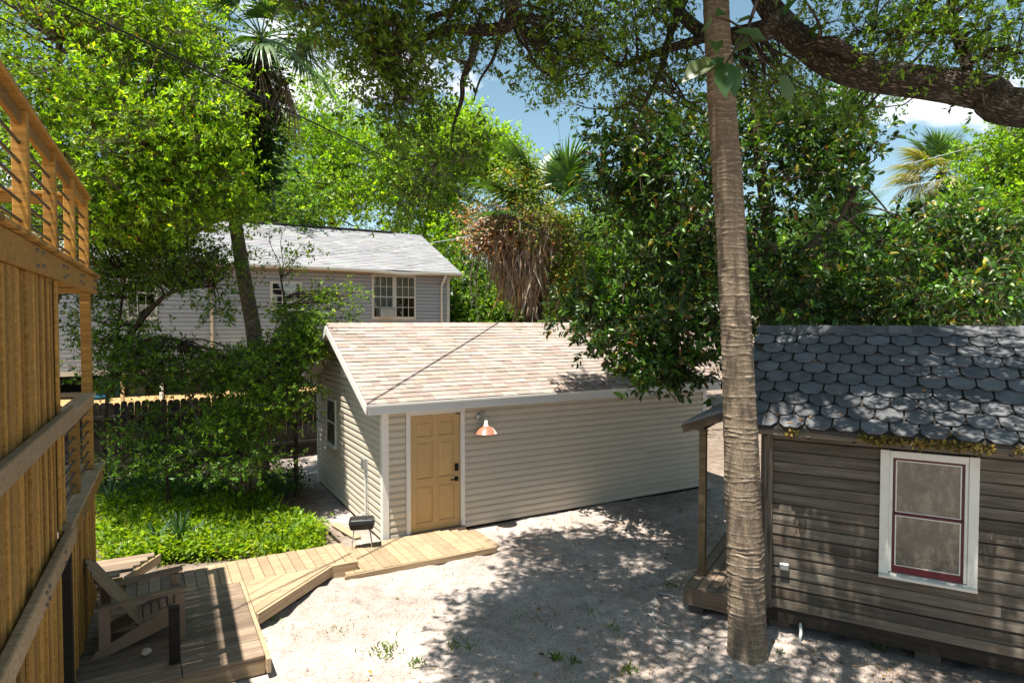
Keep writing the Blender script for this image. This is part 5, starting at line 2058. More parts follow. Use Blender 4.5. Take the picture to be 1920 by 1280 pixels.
for i, (lab, px, py, Y, bl, cols, wts, bk, nc) in enumerate(bg):
    b0 = at(px, py, Y)
    top = b0[2]
    big = 0.15 if Y > 23 else 0.11
    build_tree('backdrop_tree', lab, (b0[0], b0[1], 0.0),
               ([(b0[0], b0[1], -0.2), (b0[0] + 0.2, b0[1], top * 0.4), (b0[0], b0[1], top * 0.8), (b0[0] + 0.1, b0[1], top + 0.8)], [0.3, 0.24, 0.16, 0.05]),
               bl, int(nc * 1.7), 22, 9, big * 1.1, 0.5, 0.45, cols, wts, 'leaf_bright', bk, twl=0.45, shell=2.2, seed=40 + i, branch_r=0.06, group='trees beyond the shed', nbranch=50)

# magnolia behind the cottage, reaching over the shed roof
MB_ = np.array([5.0, 12.2, 0.0])
build_tree('magnolia_tree', 'large dark glossy-leaved magnolia overhanging the shed roof and cottage ridge', tuple(MB_),
           ([(5.0, 12.2, -0.1), (5.05, 12.2, 2.5), (4.9, 12.1, 4.8), (4.6, 12.1, 7.0), (4.4, 12.0, 8.6)], [0.2, 0.17, 0.13, 0.09, 0.04]),
           [blob(1210, 600, 11.4, 1.5, 0.55, 1.7), blob(1260, 675, 11.0, 0.75, 0.30, 1.0), blob(1110, 585, 11.6, 0.6, 0.42, 0.6), blob(1230, 400, 11.8, 1.25, 1.3, 2.1),
            blob(1175, 300, 11.8, 0.72, 0.9, 0.95), blob(1290, 260, 12.0, 1.1, 1.1, 1.2), blob(1330, 500, 11.6, 1.6, 1.1, 1.9), blob(1440, 380, 12.2, 1.4, 1.6, 1.7),
            blob(1560, 280, 12.0, 1.0, 0.9, 1.5), blob(1470, 215, 12.0, 1.1, 0.8, 1.4), blob(1600, 470, 11.6, 1.6, 0.7, 1.7), blob(1500, 570, 10.8, 1.3, 0.5, 1.5), blob(1700, 560, 10.9, 1.5, 0.42, 1.5),
            blob(1840, 540, 11.2, 1.3, 0.65, 1.3), blob(1770, 450, 12.0, 1.7, 0.55, 1.2)],
           430, 13, 9, 0.135, 0.40, 0.22, MAGC, [5, 4, 5.5, 1.0, 0.4, 1.0], 'leaf_glossy', 'bark_smooth', tpl=LEAF_BIG, twl=0.17, shell=2.0, seed=60, branch_r=0.04, up=0.9, flat=0.7, nbranch=200,
           limbs=[([(5.05, 12.2, 2.4), (3.9, 11.8, 3.4), (2.6, 11.4, 3.7), (1.7, 11.4, 3.9)], [0.10, 0.08, 0.055, 0.03]),
                  ([(4.9, 12.1, 4.8), (3.6, 12.0, 5.6), (2.6, 11.9, 6.2)], [0.09, 0.06, 0.03]),
                  ([(5.05, 12.2, 2.8), (6.4, 11.6, 3.8), (8.0, 11.2, 4.3)], [0.10, 0.07, 0.03]),
                  ([(4.9, 12.1, 4.6), (6.0, 12.0, 5.5), (6.6, 12.0, 6.6)], [0.09, 0.06, 0.03])], kleafs=300)

# live oak: limb crossing the top right, canopy overhead
LIMB = [(8.4, 3.0, -0.1), (8.2, 3.2, 2.2), (7.4, 3.9, 4.2), (6.4, 5.0, 5.3)]
lp = [at(1925, 205, 6.0), at(1850, 175, 6.2), at(1740, 155, 6.4), at(1640, 143, 6.6), at(1570, 125, 6.8), at(1515, 90, 7.0), at(1468, 45, 7.15), at(1425, -20, 7.3), at(1390, -160, 7.3)]
lr = [0.175, 0.165, 0.157, 0.152, 0.15, 0.146, 0.138, 0.12, 0.09]
oak_trunk = (LIMB + lp, [0.55, 0.48, 0.36, 0.27] + lr)
BR = [
    ([at(1468, 45, 7.15), at(1410, 62, 7.4), at(1330, 68, 7.7), at(1270, 20, 7.9), at(1200, -60, 8.0)], [0.13, 0.11, 0.085, 0.07, 0.05]),
    ([at(1330, 68, 7.7), at(1240, 96, 7.9), at(1160, 122, 8.0), at(1120, 90, 8.0)], [0.06, 0.05, 0.035, 0.02]),
    ([at(1280, 0, 7.9), at(1255, 70, 7.9), at(1240, 130, 7.8), at(1200, 210, 7.7)], [0.07, 0.045, 0.03, 0.015]),
    ([at(1640, 130, 6.6), at(1560, 82, 6.6), at(1500, 92, 6.9)], [0.05, 0.07, 0.05]),
    ([at(1808, 165, 6.3), at(1812, 110, 6.4), at(1790, 60, 6.5), at(1780, -40, 6.6)], [0.055, 0.05, 0.04, 0.03]),
    ([at(1790, 60, 6.5), at(1700, 58, 6.6), at(1620, 62, 6.7)], [0.03, 0.025, 0.012]),
    ([at(1808, 130, 6.3), at(1860, 95, 6.2), at(1920, 100, 6.1)], [0.03, 0.025, 0.015]),
    ([at(1200, -60, 8.0), at(1060, -120, 7.4), at(965, -60, 6.8), at(958, 40, 6.7), at(900, 58, 6.6), at(850, 55, 6.5), at(800, 70, 6.4), at(700, 120, 6.3)], [0.12, 0.11, 0.085, 0.07, 0.06, 0.045, 0.035, 0.015]),
    ([at(895, 58, 6.6), at(885, 110, 6.55), at(868, 150, 6.5), at(866, 185, 6.5), at(852, 230, 6.45), at(845, 280, 6.4)], [0.045, 0.038, 0.028, 0.024, 0.014, 0.007]),
    ([at(940, 60, 6.7), at(925, 110, 6.6), at(900, 150, 6.6), at(888, 190, 6.5)], [0.025, 0.018, 0.012, 0.006]),
    ([at(850, 20, 6.5), at(800, 40, 6.4), at(780, 100, 6.3), at(740, 160, 6.3)], [0.03, 0.025, 0.015, 0.008]),
    ([at(965, -60, 6.8), at(800, -120, 6.2), at(620, -90, 5.8), at(560, 0, 5.6)], [0.07, 0.06, 0.04, 0.02]),
    ([at(1390, -160, 7.3), at(1500, -300, 6.0), at(1600, -450, 5.0)], [0.12, 0.09, 0.05]),
    ([at(1390, -160, 7.3), at(1250, -330, 6.5), at(1050, -420, 5.5)], [0.12, 0.09, 0.05]),
]
ob = [blob(760, 110, 6.3, 0.55, 0.42, 1.5), blob(745, 190, 6.2, 0.30, 0.42, 1.25), blob(690, 60, 6.2, 0.35, 0.3, 0.8), blob(900, 30, 6.6, 0.6, 0.25, 1.0), blob(590, 40, 5.7, 0.25, 0.3, 0.65), blob(640, 10, 5.8, 0.3, 0.2, 0.5),
      blob(800, 300, 6.1, 0.14, 0.30, 0.42), blob(860, 270, 6.4, 0.15, 0.15, 0.22), blob(780, 370, 6.1, 0.2, 0.12, 0.25),
      blob(1040, 60, 7.2, 0.6, 0.35, 1.5), blob(1050, 120, 7.4, 0.4, 0.25, 0.8), blob(1150, 40, 7.7, 0.8, 0.4, 1.4), blob(1060, 190, 7.7, 0.22, 0.12, 0.25), blob(1240, 90, 8.0, 0.6, 0.6, 1.1), blob(1170, 200, 7.9, 0.35, 0.3, 0.5),
      blob(1300, 160, 8.2, 0.5, 0.6, 0.7), blob(1425, 130, 8.4, 0.45, 0.45, 0.9), blob(1500, 195, 9.0, 0.6, 0.45, 1.0), blob(1590, 205, 9.2, 0.5, 0.28, 0.6), blob(1600, 30, 6.8, 0.9, 0.30, 1.1), blob(1750, 20, 6.5, 0.8, 0.3, 1.2), blob(1870, 60, 6.2, 0.5, 0.35, 0.9), blob(1700, 90, 6.5, 0.4, 0.16, 0.45), blob(1860, 130, 6.2, 0.35, 0.15, 0.4),
      ]
OVER = [(np.array([-1.4, 5.7, 7.3]), np.array([1.1, 1.2, 0.45]), 3.0), (np.array([-0.8, 4.4, 6.9]), np.array([1.2, 0.9, 0.4]), 2.4), (np.array([0.9, 4.6, 7.2]), np.array([1.2, 1.0, 0.45]), 2.2), (np.array([-1.2, 6.9, 8.0]), np.array([1.5, 1.4, 0.55]), 3.0), (np.array([0.6, 6.4, 8.1]), np.array([1.5, 1.7, 0.7]), 1.5), (np.array([-0.9, 8.5, 9.1]), np.array([1.5, 1.0, 0.5]), 2.4),
        (np.array([0.9, 8.7, 9.2]), np.array([1.6, 1.4, 0.6]), 1.3), (np.array([2.6, 5.2, 7.7]), np.array([1.7, 1.8, 0.8]), 1.9), (np.array([2.7, 7.6, 9.0]), np.array([1.6, 1.6, 0.7]), 1.2),
        (np.array([4.6, 3.4, 7.6]), np.array([1.8, 1.8, 0.9]), 1.7), (np.array([5.0, 5.6, 8.6]), np.array([1.6, 1.5, 0.8]), 1.4), (np.array([-0.1, 11.0, 9.6]), np.array([0.5, 0.5, 0.3]), 0.7), (np.array([0.9, 11.4, 9.8]), np.array([0.8, 0.6, 0.3]), 1.2), (np.array([0.8, 3.2, 7.4]), np.array([1.5, 1.3, 0.6]), 1.8), (np.array([2.6, 2.4, 7.6]), np.array([1.5, 1.2, 0.6]), 1.5)]
OVER_BR = [([at(1390, -160, 7.3), np.array([1.2, 7.0, 8.4]), np.array([-0.9, 7.0, 8.2])], [0.1, 0.07, 0.03]),
           ([at(1390, -160, 7.3), np.array([2.2, 5.4, 8.2]), np.array([0.9, 3.2, 7.6])], [0.1, 0.07, 0.03]),
           ([np.array([6.4, 5.0, 5.3]), np.array([5.6, 4.4, 6.8]), np.array([4.4, 3.4, 7.8])], [0.2, 0.12, 0.05]),
           ([at(1390, -160, 7.3), np.array([1.6, 8.4, 9.2]), np.array([-0.6, 8.6, 9.3])], [0.1, 0.07, 0.03])]
oak = build_tree('live_oak', 'massive live oak with rough barked limb crossing above the cottage roof', (8.4, 3.0, 0.0), oak_trunk, ob,
           265, 17, 10, 0.060, 0.40, 0.16, OAKC, [4, 5, 3, 2.4, 0.25], 'leaf_oak', 'bark_oak', twl=0.16, shell=1.9, seed=71, branch_r=0.02, flat=0.8, limbs=BR + OVER_BR, trunk_n=22, bumpy=0.025, nbranch=330)


def oak_overhead():
    r = np.random.default_rng(72)
    C, dout = clumps_in(OVER, 640, 1.6, r)
    C = C + np.array([0.3, -0.4, 0.0])
    keep = np.ones(len(C), bool)
    for z in np.linspace(0.2, 5.0, 25):      # clumps removed along the sun's path so light reaches the palm trunk
        sh = C[:, :2] + (C[:, 2:] - z) / 3.21 * SUN_H
        keep &= (np.hypot(sh[:, 0] - (2.55 - 0.04 * z), sh[:, 1] - 6.98) > 0.40) | (r.random(len(C)) > 0.16)
    C, dout = C[keep], dout[keep]
    base = np.array([8.4, 3.0, 0.0])
    TP, TD = twigs(C, dout, 34, 0.165, r, 0.7)
    LP, LD, LN = twig_leaves(TP, TD, 9, 0.16, r, 0.6)
    n = len(LP)
    leaf_object('crown', oak, LP - base, LD, LN, 0.08 * (0.7 + 0.6 * r.random(n)), 0.42, palette(n, OAKC, [4, 4, 3, 1.6, 0.25], 0.25, r), 'leaf_oak')
    skel = [(np.array(p), 0.04) for pts, _ in OVER_BR for p in smooth_path(pts)]
    paths = []
    for c in C[:150]:
        s_ = nearest_on(skel, c)
        paths.append((rel(base, curve_pts(s_[0], c, 6, 0.06, r)), list(np.linspace(0.022, 0.006, 6))))
    tube_mesh('branches', paths, 'bark_oak', 7, 1.0, oak)





def rough_trunk(root, base, pts, rad, mat, name='trunk'):
    P = [np.array(p) for p in pts]
    tube_mesh(name, [(rel(base, P), rad)], mat, 12, 1.0, root, 0.02)


def smooth_path(pts, n=6):
    P = [np.array(p, float) for p in pts]
    out = []
    for i in range(len(P) - 1):
        p0, p1, p2, p3 = P[max(i - 1, 0)], P[i], P[i + 1], P[min(i + 2, len(P) - 1)]
        for t in np.linspace(0, 1, n + 1)[:-1]:
            out.append(0.5 * ((2 * p1) + (-p0 + p2) * t + (2 * p0 - 5 * p1 + 4 * p2 - p3) * t * t + (-p0 + 3 * p1 - 3 * p2 + p3) * t ** 3))
    out.append(P[-1])
    return out


def vine_leaves(name, root, base, centres, n_per, spread, leaf, cols, wts, seed, mat='leaf_oak', stretch=(1, 1, 1)):
    r = np.random.default_rng(seed)
    C = np.repeat(np.array(centres), n_per, 0)
    P = C + r.normal(size=C.shape) * spread * np.array(stretch)
    out = P - C
    out[:, 2] *= 0.2
    D = unit(out + r.normal(size=P.shape) * 0.3 * spread + np.array([0, 0, -0.5 * spread]))
    N = unit(out + r.normal(size=P.shape) * 0.3 * spread + np.array([0, -0.4 * spread, 0.5 * spread]))
    n = len(P)
    leaf_object(name, root, P - base, D, N, leaf * (0.6 + 0.8 * r.random(n)), 0.75, palette(n, cols, wts, 0.25, r), mat)


oak_overhead()

# vine-clad palm behind the shrubs


def build_vine_palm():
    Y = 14.0
    base = at(490, 850, Y); base[2] = 0
    pts = [base, at(487, 800, Y), at(482, 700, Y), at(475, 620, Y), at(458, 520, Y), at(443, 430, Y), at(440, 380, Y), at(455, 300, Y), at(475, 200, Y), at(484, 140, Y), at(488, 100, Y), at(490, 75, Y)]
    rad = [0.18, 0.175, 0.17, 0.165, 0.15, 0.14, 0.14, 0.15, 0.16, 0.17, 0.18, 0.16]
    sp = smooth_path(pts)
    rr = list(np.interp(np.linspace(0, 11, len(sp)), range(12), rad))
    root = empty('vine_clad_palm', tuple(base))
    tag(root, 'leaning palm with dark ivy sleeve and shaggy crown beside the lime tree', 'palm tree')
    rough_trunk(root, base, sp, rr, 'bark_smooth')
    cs = [at(480 + 12 * math.sin(k), 110 + k * 10, Y - 0.1) for k in range(25)]
    vine_leaves('ivy', root, base, cs, 190, 0.27, 0.12, [(0.03, 0.075, 0.018), (0.045, 0.11, 0.02), (0.02, 0.05, 0.012)], [3, 2, 2], 81)
    top = Vector(at(490, 80, Y) - base)
    rn = random.Random(3)
    for k in range(18):
        put_frond(root, FROND[k % 2], top + Vector((0, 0, 0.1)), k * 2.4 + 0.5, R(rn.uniform(-25, 75)), 0.9)
    for k in range(8):
        put_frond(root, FDEAD[k % 2], top + Vector((0, 0, -0.1)), k * 2.4 + 0.2, R(rn.uniform(-55, -5)), rn.uniform(0.6, 0.8), name='dead_frond')


build_vine_palm()


def build_skirt_palm():
    Y = 19.0
    base = at(1000, 620, Y); base[2] = 0
    root = empty('shaggy_palm', tuple(base))
    tag(root, 'shaggy palm smothered in brown dead vines and fronds behind the shed', 'palm tree')
    top = at(1010, 385, Y)
    rough_trunk(root, base, smooth_path([base, at(1000, 560, Y), at(1005, 470, Y), top]), list(np.linspace(0.3, 0.2, 19)), 'bark_dark')
    r = np.random.default_rng(90)
    # hanging dead strands
    n = 7000
    a = r.random(n) * 2 * math.pi
    rad = 1.6 * np.sqrt(r.random(n)) * (0.75 + 0.25 * r.random(n))
    C = at(985, 405, Y)
    zt = C[2] + 0.35 - 0.6 * (rad / 1.6) ** 2 - r.random(n) ** 1.3 * (1.7 + 0.5 * np.sin(a * 3 + 1) + 0.5 * np.sin(a * 7) + 0.4 * r.random(n))
    P = np.stack([C[0] + rad * np.cos(a), C[1] + rad * np.sin(a), zt], 1)
    edge = np.clip((C[2] - P[:, 2]) / 2.6, 0, 1)
    P[:, 0] = C[0] + 0.25 * edge + (P[:, 0] - C[0]) * (1 - 0.28 * edge)
    P[:, 1] = C[1] + (P[:, 1] - C[1]) * (1 - 0.28 * edge)
    D = unit(np.stack([r.normal(size=n) * 0.28, r.normal(size=n) * 0.28, -np.ones(n)], 1))
    N = unit(np.stack([np.cos(a), np.sin(a), 0.2 * np.ones(n)], 1) + r.normal(size=(n, 3)) * 0.5)
    col = palette(n, [(0.36, 0.26, 0.18), (0.48, 0.37, 0.27), (0.55, 0.28, 0.13), (0.22, 0.16, 0.11), (0.58, 0.50, 0.40)], [4, 3, 1.8, 2, 1.8], 0.3, r)
    leaf_object('dead_skirt', root, P - base, D, N, 0.25 + 0.5 * r.random(n), 0.06, col, 'leaf_dry', STRIP)
    # dangling strands reaching lower
    m = MB()
    for k in range(42):
        px = r.uniform(880, 1075)
        p = at(px, r.uniform(430, 500), Y + r.uniform(-1, 0.5)) - base
        L = r.uniform(0.6, 2.1)
        pts = [p + np.array([0.06 * math.sin(t * 5 + k), 0, -t * L]) for t in np.linspace(0, 1, 6)]
        m.tube(pts, 0.010, 4, False)
    o = m.build('dangling_vine', 'bark_smooth', root)
    o['kind'] = 'stuff'
    # leafy vine cap
    gv = [(0.14, 0.22, 0.025), (0.26, 0.28, 0.03), (0.08, 0.15, 0.02), (0.30, 0.15, 0.03)]
    cs = [at(r.normal(975, 24), r.normal(355, 22), Y - 0.5 + r.normal() * 0.3) for _ in range(26)] + [at(r.normal(1020, 30), r.normal(420, 14), Y - 1.1) for _ in range(14)] + [at(r.normal(1055, 12), r.uniform(400, 560), Y - 0.9) for _ in range(16)]
    vine_leaves('vine', root, base, cs, 110, 0.22, 0.10, gv, [4, 3, 3, 1], 91, 'leaf_bright')
    cs = [at(r.normal(900, 16), r.normal(440, 22), Y - 0.3 + r.normal() * 0.2) for _ in range(16)] + [at(r.normal(945, 24), r.normal(425, 14), Y - 1.0) for _ in range(14)]
    vine_leaves('withered_vine', root, base, cs, 110, 0.22, 0.09, [(0.42, 0.22, 0.09), (0.35, 0.26, 0.17), (0.3, 0.12, 0.05), (0.46, 0.40, 0.32)], [3, 3, 1, 2], 92, 'leaf_dry')
    rn = random.Random(9)
    tv = Vector(at(1030, 400, Y) - base)
    for k in range(16):
        put_frond(root, FROND[k % 2], tv + Vector((0, 0, 0.0)), R(rn.uniform(-60, 240)) if k > 7 else R(20 + k * 24), R(rn.uniform(35, 88)), rn.uniform(1.0, 1.2), roll=rn.uniform(-.4, .4))
    for k in range(5):
        put_frond(root, FROND[1], tv + Vector((-0.5, -0.4, -0.2)), R(150 + k * 18), R(rn.uniform(0, 30)), 0.75)
    for k in range(14):
        put_frond(root, FDEAD[k % 2], tv + Vector((0, 0, -0.2)), k * 2.4, R(rn.uniform(-60, -10)), rn.uniform(0.6, 0.85), name='dead_frond')


build_skirt_palm()


def build_far_palm(px, py, Y, lab, nf, s=1.0, pale=True, seed=1):
    c = at(px, py, Y)
    base = np.array([c[0], c[1], 0.0])
    root = empty('fan_palm', tuple(base))
    tag(root, lab, 'palm tree')
    rough_trunk(root, base, smooth_path([base, base + np.array([0.1, 0, c[2] * 0.5]), c]), list(np.linspace(0.24, 0.17, 13)), 'bark_dark')
    rn = random.Random(seed)
    t = Vector(c - base)
    for k in range(nf):
        if pale:
            put_frond(root, FROND[2] if k % 3 else FROND[0], t, k * 2.4, R(rn.uniform(-10, 80)), s * rn.uniform(0.85, 1.05))
        else:
            put_frond(root, FROND[k % 2], t, k * 2.4, R(rn.uniform(-15, 80)), s * rn.uniform(0.85, 1.05))
    for k in range(nf if pale else 6):
        put_frond(root, FPALE[0] if pale else FDEAD[0], t + Vector((0, 0, -0.1)), k * 2.4 + 1, R(rn.uniform(-60, 10)), s * rn.uniform(0.6, 0.9), name='dead_frond')


build_far_palm(1765, 325, 24, 'pale yellowing fan palm standing in the sun beyond the cottage roof', 22, 0.95, True, 4)
build_far_palm(1560, 470, 15.5, 'green fan palm half hidden in shade behind the magnolia trunk', 16, 0.8, False, 5)
build_far_palm(1870, 600, 12.8, 'low dark fan palm behind the end of the cottage ridge', 14, 0.75, False, 6)

# close magnolia sprig hanging before the palm trunk


def build_sprig():
    Y = 3.6
    org = at(1362, 118, Y)
    root = empty('magnolia_sprig', tuple(org))
    tag(root, 'large-leaved magnolia sprig hanging close in front of the palm trunk', 'branch')
    n0 = at(1400, 60, Y) - org
    tube_mesh('stem', [([np.array([1.2, -0.5, 2.6]), np.array([0.5, -0.15, 1.3]), np.array([0.22, 0.0, 0.5]), n0, np.zeros(3)], [0.035, 0.025, 0.014, 0.009, 0.006]),
                       ([n0, at(1425, 110, Y) - org, at(1462, 135, Y) - org], [0.008, 0.006, 0.004]),
                       ([n0, at(1370, 40, Y) - org, at(1335, 30, Y) - org], [0.008, 0.006, 0.004])], 'bark_dark', 8, 1.0, root)
    cols = [(0.035, 0.085, 0.02), (0.06, 0.12, 0.025), (0.075, 0.10, 0.03), (0.06, 0.10, 0.03)]
    L = [  # base px, tip px, tint
        (1352, 112, 1280, 146, 2), (1350, 115, 1362, 178, 0), (1362, 116, 1380, 176, 0), (1370, 112, 1412, 158, 3), (1380, 108, 1430, 120, 0), (1372, 100, 1425, 62, 2),
        (1345, 105, 1322, 68, 3), (1340, 100, 1352, 78, 0), (1465, 140, 1484, 192, 3), (1462, 135, 1514, 108, 2), (1380, 45, 1420, 30, 2), (1340, 32, 1362, 20, 0), (1335, 30, 1318, 58, 3), (1358, 108, 1330, 130, 0), (1374, 60, 1440, 70, 3),
        (1470, 30, 1500, -10, 0), (1455, 15, 1470, -20, 2)]
    for k, (bx, by, tx, ty, c) in enumerate(L):
        b = at(bx, by, Y) - org
        t = at(tx, ty, Y + rng.uniform(-0.12, 0.12)) - org
        d = (t - b)[None]
        ln = np.linalg.norm(d)
        nn = unit(np.array([[rng.normal() * 0.5, -0.6, 0.75 + rng.normal() * 0.2]]))
        leaf_object('leaf', root, np.zeros((1, 3)), d, nn, np.array([max(ln, 0.10)]), 0.46, np.array([cols[c]]), 'leaf_glossy', LEAF_BIG, None).location = b


build_sprig()

# ------------------------------------------------------------------ ground cover, yucca, litter


def frame_pts(c, a_rng, b_rng, n, r):
    a = r.uniform(*a_rng, n); b = r.uniform(*b_rng, n)
    return np.stack([c[0] + A[0] * a + B[0] * b, c[1] + A[1] * a + B[1] * b], 1), a, b


def build_groundcover():
    r = np.random.default_rng(33)
    # bed between boardwalk and shrubs, left of the shed
    n = 7000
    px = r.uniform(185, 600, n); py = r.uniform(935, 1066, n)
    # leave the sandy strip by the shed
    lim = 1066 - (px - 185) * 0.055
    ok = (py < lim) & (px < 592 - (1005 - np.minimum(py, 1005)) * 1.7)
    px, py = px[ok], py[ok]
    Yd = FPX * CAM[2] / (py - 603.0)
    X = (px - 960) / FPX * Yd
    n = len(X)
    nb = np.sin(X * 3.1 + 1.3 * np.sin(Yd * 2.3)) + np.sin(Yd * 4.2 + X * 1.7) + 0.6 * np.sin(X * 8.3 - Yd * 6.1)
    kp = r.random(n) < np.clip(0.62 + 0.3 * nb, 0.22, 1)
    X, Yd, nb = X[kp], Yd[kp], nb[kp]
    n = len(X)
    tall = 0.06 + 0.12 * np.clip(nb + 1, 0, 3) * r.random(n) + 0.22 * r.random(n) ** 4
    C = np.stack([X, Yd, tall * 0.6], 1)
    P = (C[:, None, :] + r.normal(size=(n, 12, 3)) * np.array([0.09, 0.09, 0.05])).reshape(-1, 3)
    P[:, 2] = np.maximum(P[:, 2], 0.02)
    D = unit(r.normal(size=P.shape) * np.array([1, 1, 0.5]) + np.array([0, 0, 0.35]))
    N = unit(r.normal(size=P.shape) * 0.5 + np.array([0, 0, 1.0]))
    m = len(P)
    col = palette(m, [(0.17, 0.30, 0.010), (0.26, 0.38, 0.012), (0.08, 0.16, 0.012), (0.34, 0.40, 0.015)], [4, 4, 3, 1], 0.25, r)
    o = leaf_object('ground_cover', None, P, D, N, 0.04 + 0.10 * r.random(m) ** 2, 0.5, col, 'leaf_bright')
    tag(o, 'bright green fern-like ground cover filling the bed behind the boardwalk', 'ground cover', None, 'stuff')
    # taller strappy blades and fern sprays standing out of the bed
    q = r.choice(n, 700)
    Cb = np.stack([X[q], Yd[q], np.full(700, 0.05)], 1)
    P = np.repeat(Cb, 5, 0) + r.normal(size=(3500, 3)) * np.array([0.03, 0.03, 0.01])
    D = unit(r.normal(size=P.shape) * np.array([0.8, 0.8, 0.2]) + np.array([0, 0, 0.9]))
    N = unit(r.normal(size=P.shape) + np.array([0, 0, 0.6]))
    ob_ = leaf_object('tall_weeds', None, P, D, N, 0.14 + 0.24 * r.random(3500), 0.10, palette(3500, [(0.12, 0.22, 0.012), (0.18, 0.28, 0.02), (0.07, 0.14, 0.015), (0.3, 0.26, 0.08)], [4, 3, 3, 0.6], 0.25, r), 'leaf_bright', STRIP)
    tag(ob_, 'strappy blades and fern sprays standing above the ground cover bed', 'weeds', None, 'stuff')
    # weeds in the sand
    Ps, Ds, Ns, Ss = [], [], [], []
    for (qx, qy, cnt, sp, h) in ((720, 1228, 60, 0.10, 0.07), (780, 1255, 40, 0.06, 0.06), (860, 1222, 50, 0.10, 0.06), (985, 1170, 40, 0.16, 0.05),
                                 (630, 1190, 40, 0.12, 0.04), (1045, 1245, 26, 0.04, 0.08), (1075, 1250, 26, 0.05, 0.07), (1115, 1160, 24, 0.05, 0.06), (1150, 1185, 20, 0.05, 0.06),
                                 (500, 1168, 26, 0.04, 0.06), (1262, 1108, 26, 0.06, 0.07), (1180, 1270, 30, 0.06, 0.08), (1470, 1235, 20, 0.05, 0.05), (620, 1135, 20, 0.12, 0.03), (1660, 1225, 20, 0.04, 0.06)):
        Y = FPX * CAM[2] / (qy - 603.0)
        c = np.array([(qx - 960) / FPX * Y, Y, 0.0])
        p = c + r.normal(size=(cnt, 3)) * np.array([sp, sp, 0]) + np.array([0, 0, 0.005])
        Ps.append(p); Ds.append(r.normal(size=(cnt, 3)) * 0.5 + np.array([0, 0, 0.8])); Ns.append(r.normal(size=(cnt, 3)) + np.array([0, 0, .6])); Ss.append(h * (0.5 + r.random(cnt)))
    P = np.concatenate(Ps); D = np.concatenate(Ds); N = np.concatenate(Ns); S = np.concatenate(Ss)
    o = leaf_object('weeds', None, P, D, N, S, 0.22, palette(len(P), [(0.10, 0.2, 0.02), (0.18, 0.26, 0.03), (0.07, 0.13, 0.02)], [3, 2, 2], 0.25, r), 'leaf_bright')
    tag(o, 'scattered small green weeds growing in the sand', 'weeds', None, 'stuff')
    # fallen leaves and twigs on the ground
    n = 19000
    X = r.uniform(-4, 8, n); Y = r.uniform(4.5, 14.5, n)
    w = np.where(X > 0.2, 1.0, 0.22)
    ok = r.random(n) < w
    sa = (X + 2.13) * A[0] + (Y - 10.57) * A[1]; sb = (X + 2.13) * B[0] + (Y - 10.57) * B[1]
    ok &= ~((sa > -0.1) & (sb > -0.05))
    # off the platform, boardwalk
    pa = (X - P0[0]) * A[0] + (Y - P0[1]) * A[1]; pb = (X - P0[0]) * B[0] + (Y - P0[1]) * B[1]
    ok &= ~((pa < 0.1) & (pb > -0.1) & (pb < 3.1)) & ~((pa < 1.8) & (pb > 1.0) & (pb < 3.1)) & ~((sa > -1.1) & (sa < 1.5) & (sb > -1.4))
    # under the cottage
    ca = (X - CC[0]) * CX[0] + (Y - CC[1]) * CX[1]; cb = (X - CC[0]) * CY[0] + (Y - CC[1]) * CY[1]
    ok &= ~((ca > -1.1) & (cb > 0.05) & (cb < 3.3))
    extra = r.normal(size=(900, 2)) * np.array([1.6, 0.22])
    ex = np.stack([CC[0] + CX[0] * (1.9 + extra[:, 0]) + CY[0] * (-0.45 + extra[:, 1]), CC[1] + CX[1] * (1.9 + extra[:, 0]) + CY[1] * (-0.45 + extra[:, 1])], 1)
    XY = np.concatenate([np.stack([X, Y], 1)[ok], ex])
    n = len(XY)
    P = np.concatenate([XY, (0.018 + 0.012 * r.random(n))[:, None]], 1)
    D = unit(np.stack([r.normal(size=n), r.normal(size=n), 0.25 * r.normal(size=n)], 1))
    N = unit(np.stack([0.35 * r.normal(size=n), 0.35 * r.normal(size=n), np.ones(n)], 1))
    col = palette(n, [(0.20, 0.115, 0.05), (0.30, 0.17, 0.06), (0.13, 0.08, 0.045), (0.42, 0.26, 0.06), (0.34, 0.27, 0.19)], [4, 2.5, 3, 0.7, 1.5], 0.3, r)
    size = 0.012 + 0.036 * r.random(n) ** 1.5 + 0.06 * (r.random(n) > 0.98)
    o = leaf_object('fallen_leaves', None, P, D, N, size, 0.42, col, 'leaf_dry')
    tag(o, 'brown fallen leaves strewn over the shaded sand', 'fallen leaves', None, 'stuff')
    # shade plants under the shrubs
    n = 420
    px = r.uniform(185, 560, n); py = r.uniform(900, 945, n)
    Yd = FPX * CAM[2] / (py - 603.0)
    X = (px - 960) / FPX * Yd
    C = np.stack([X, Yd, 0.15 + 0.2 * r.random(n)], 1)
    P = (C[:, None, :] + r.normal(size=(n, 10, 3)) * np.array([0.15, 0.15, 0.10])).reshape(-1, 3)
    P[:, 2] = np.maximum(P[:, 2], 0.02)
    m = len(P)
    o = leaf_object('undergrowth', None, P, unit(r.normal(size=P.shape)), unit(r.normal(size=P.shape) * .5 + np.array([0, 0, 1.])), 0.07 + 0.05 * r.random(m), 0.5,
                    palette(m, [(0.04, 0.10, 0.018), (0.06, 0.14, 0.02)], [1, 1], 0.3, r), 'leaf_bright')
    tag(o, 'dark green undergrowth in the shade below the shrubs', 'undergrowth', None, 'stuff')


build_groundcover()


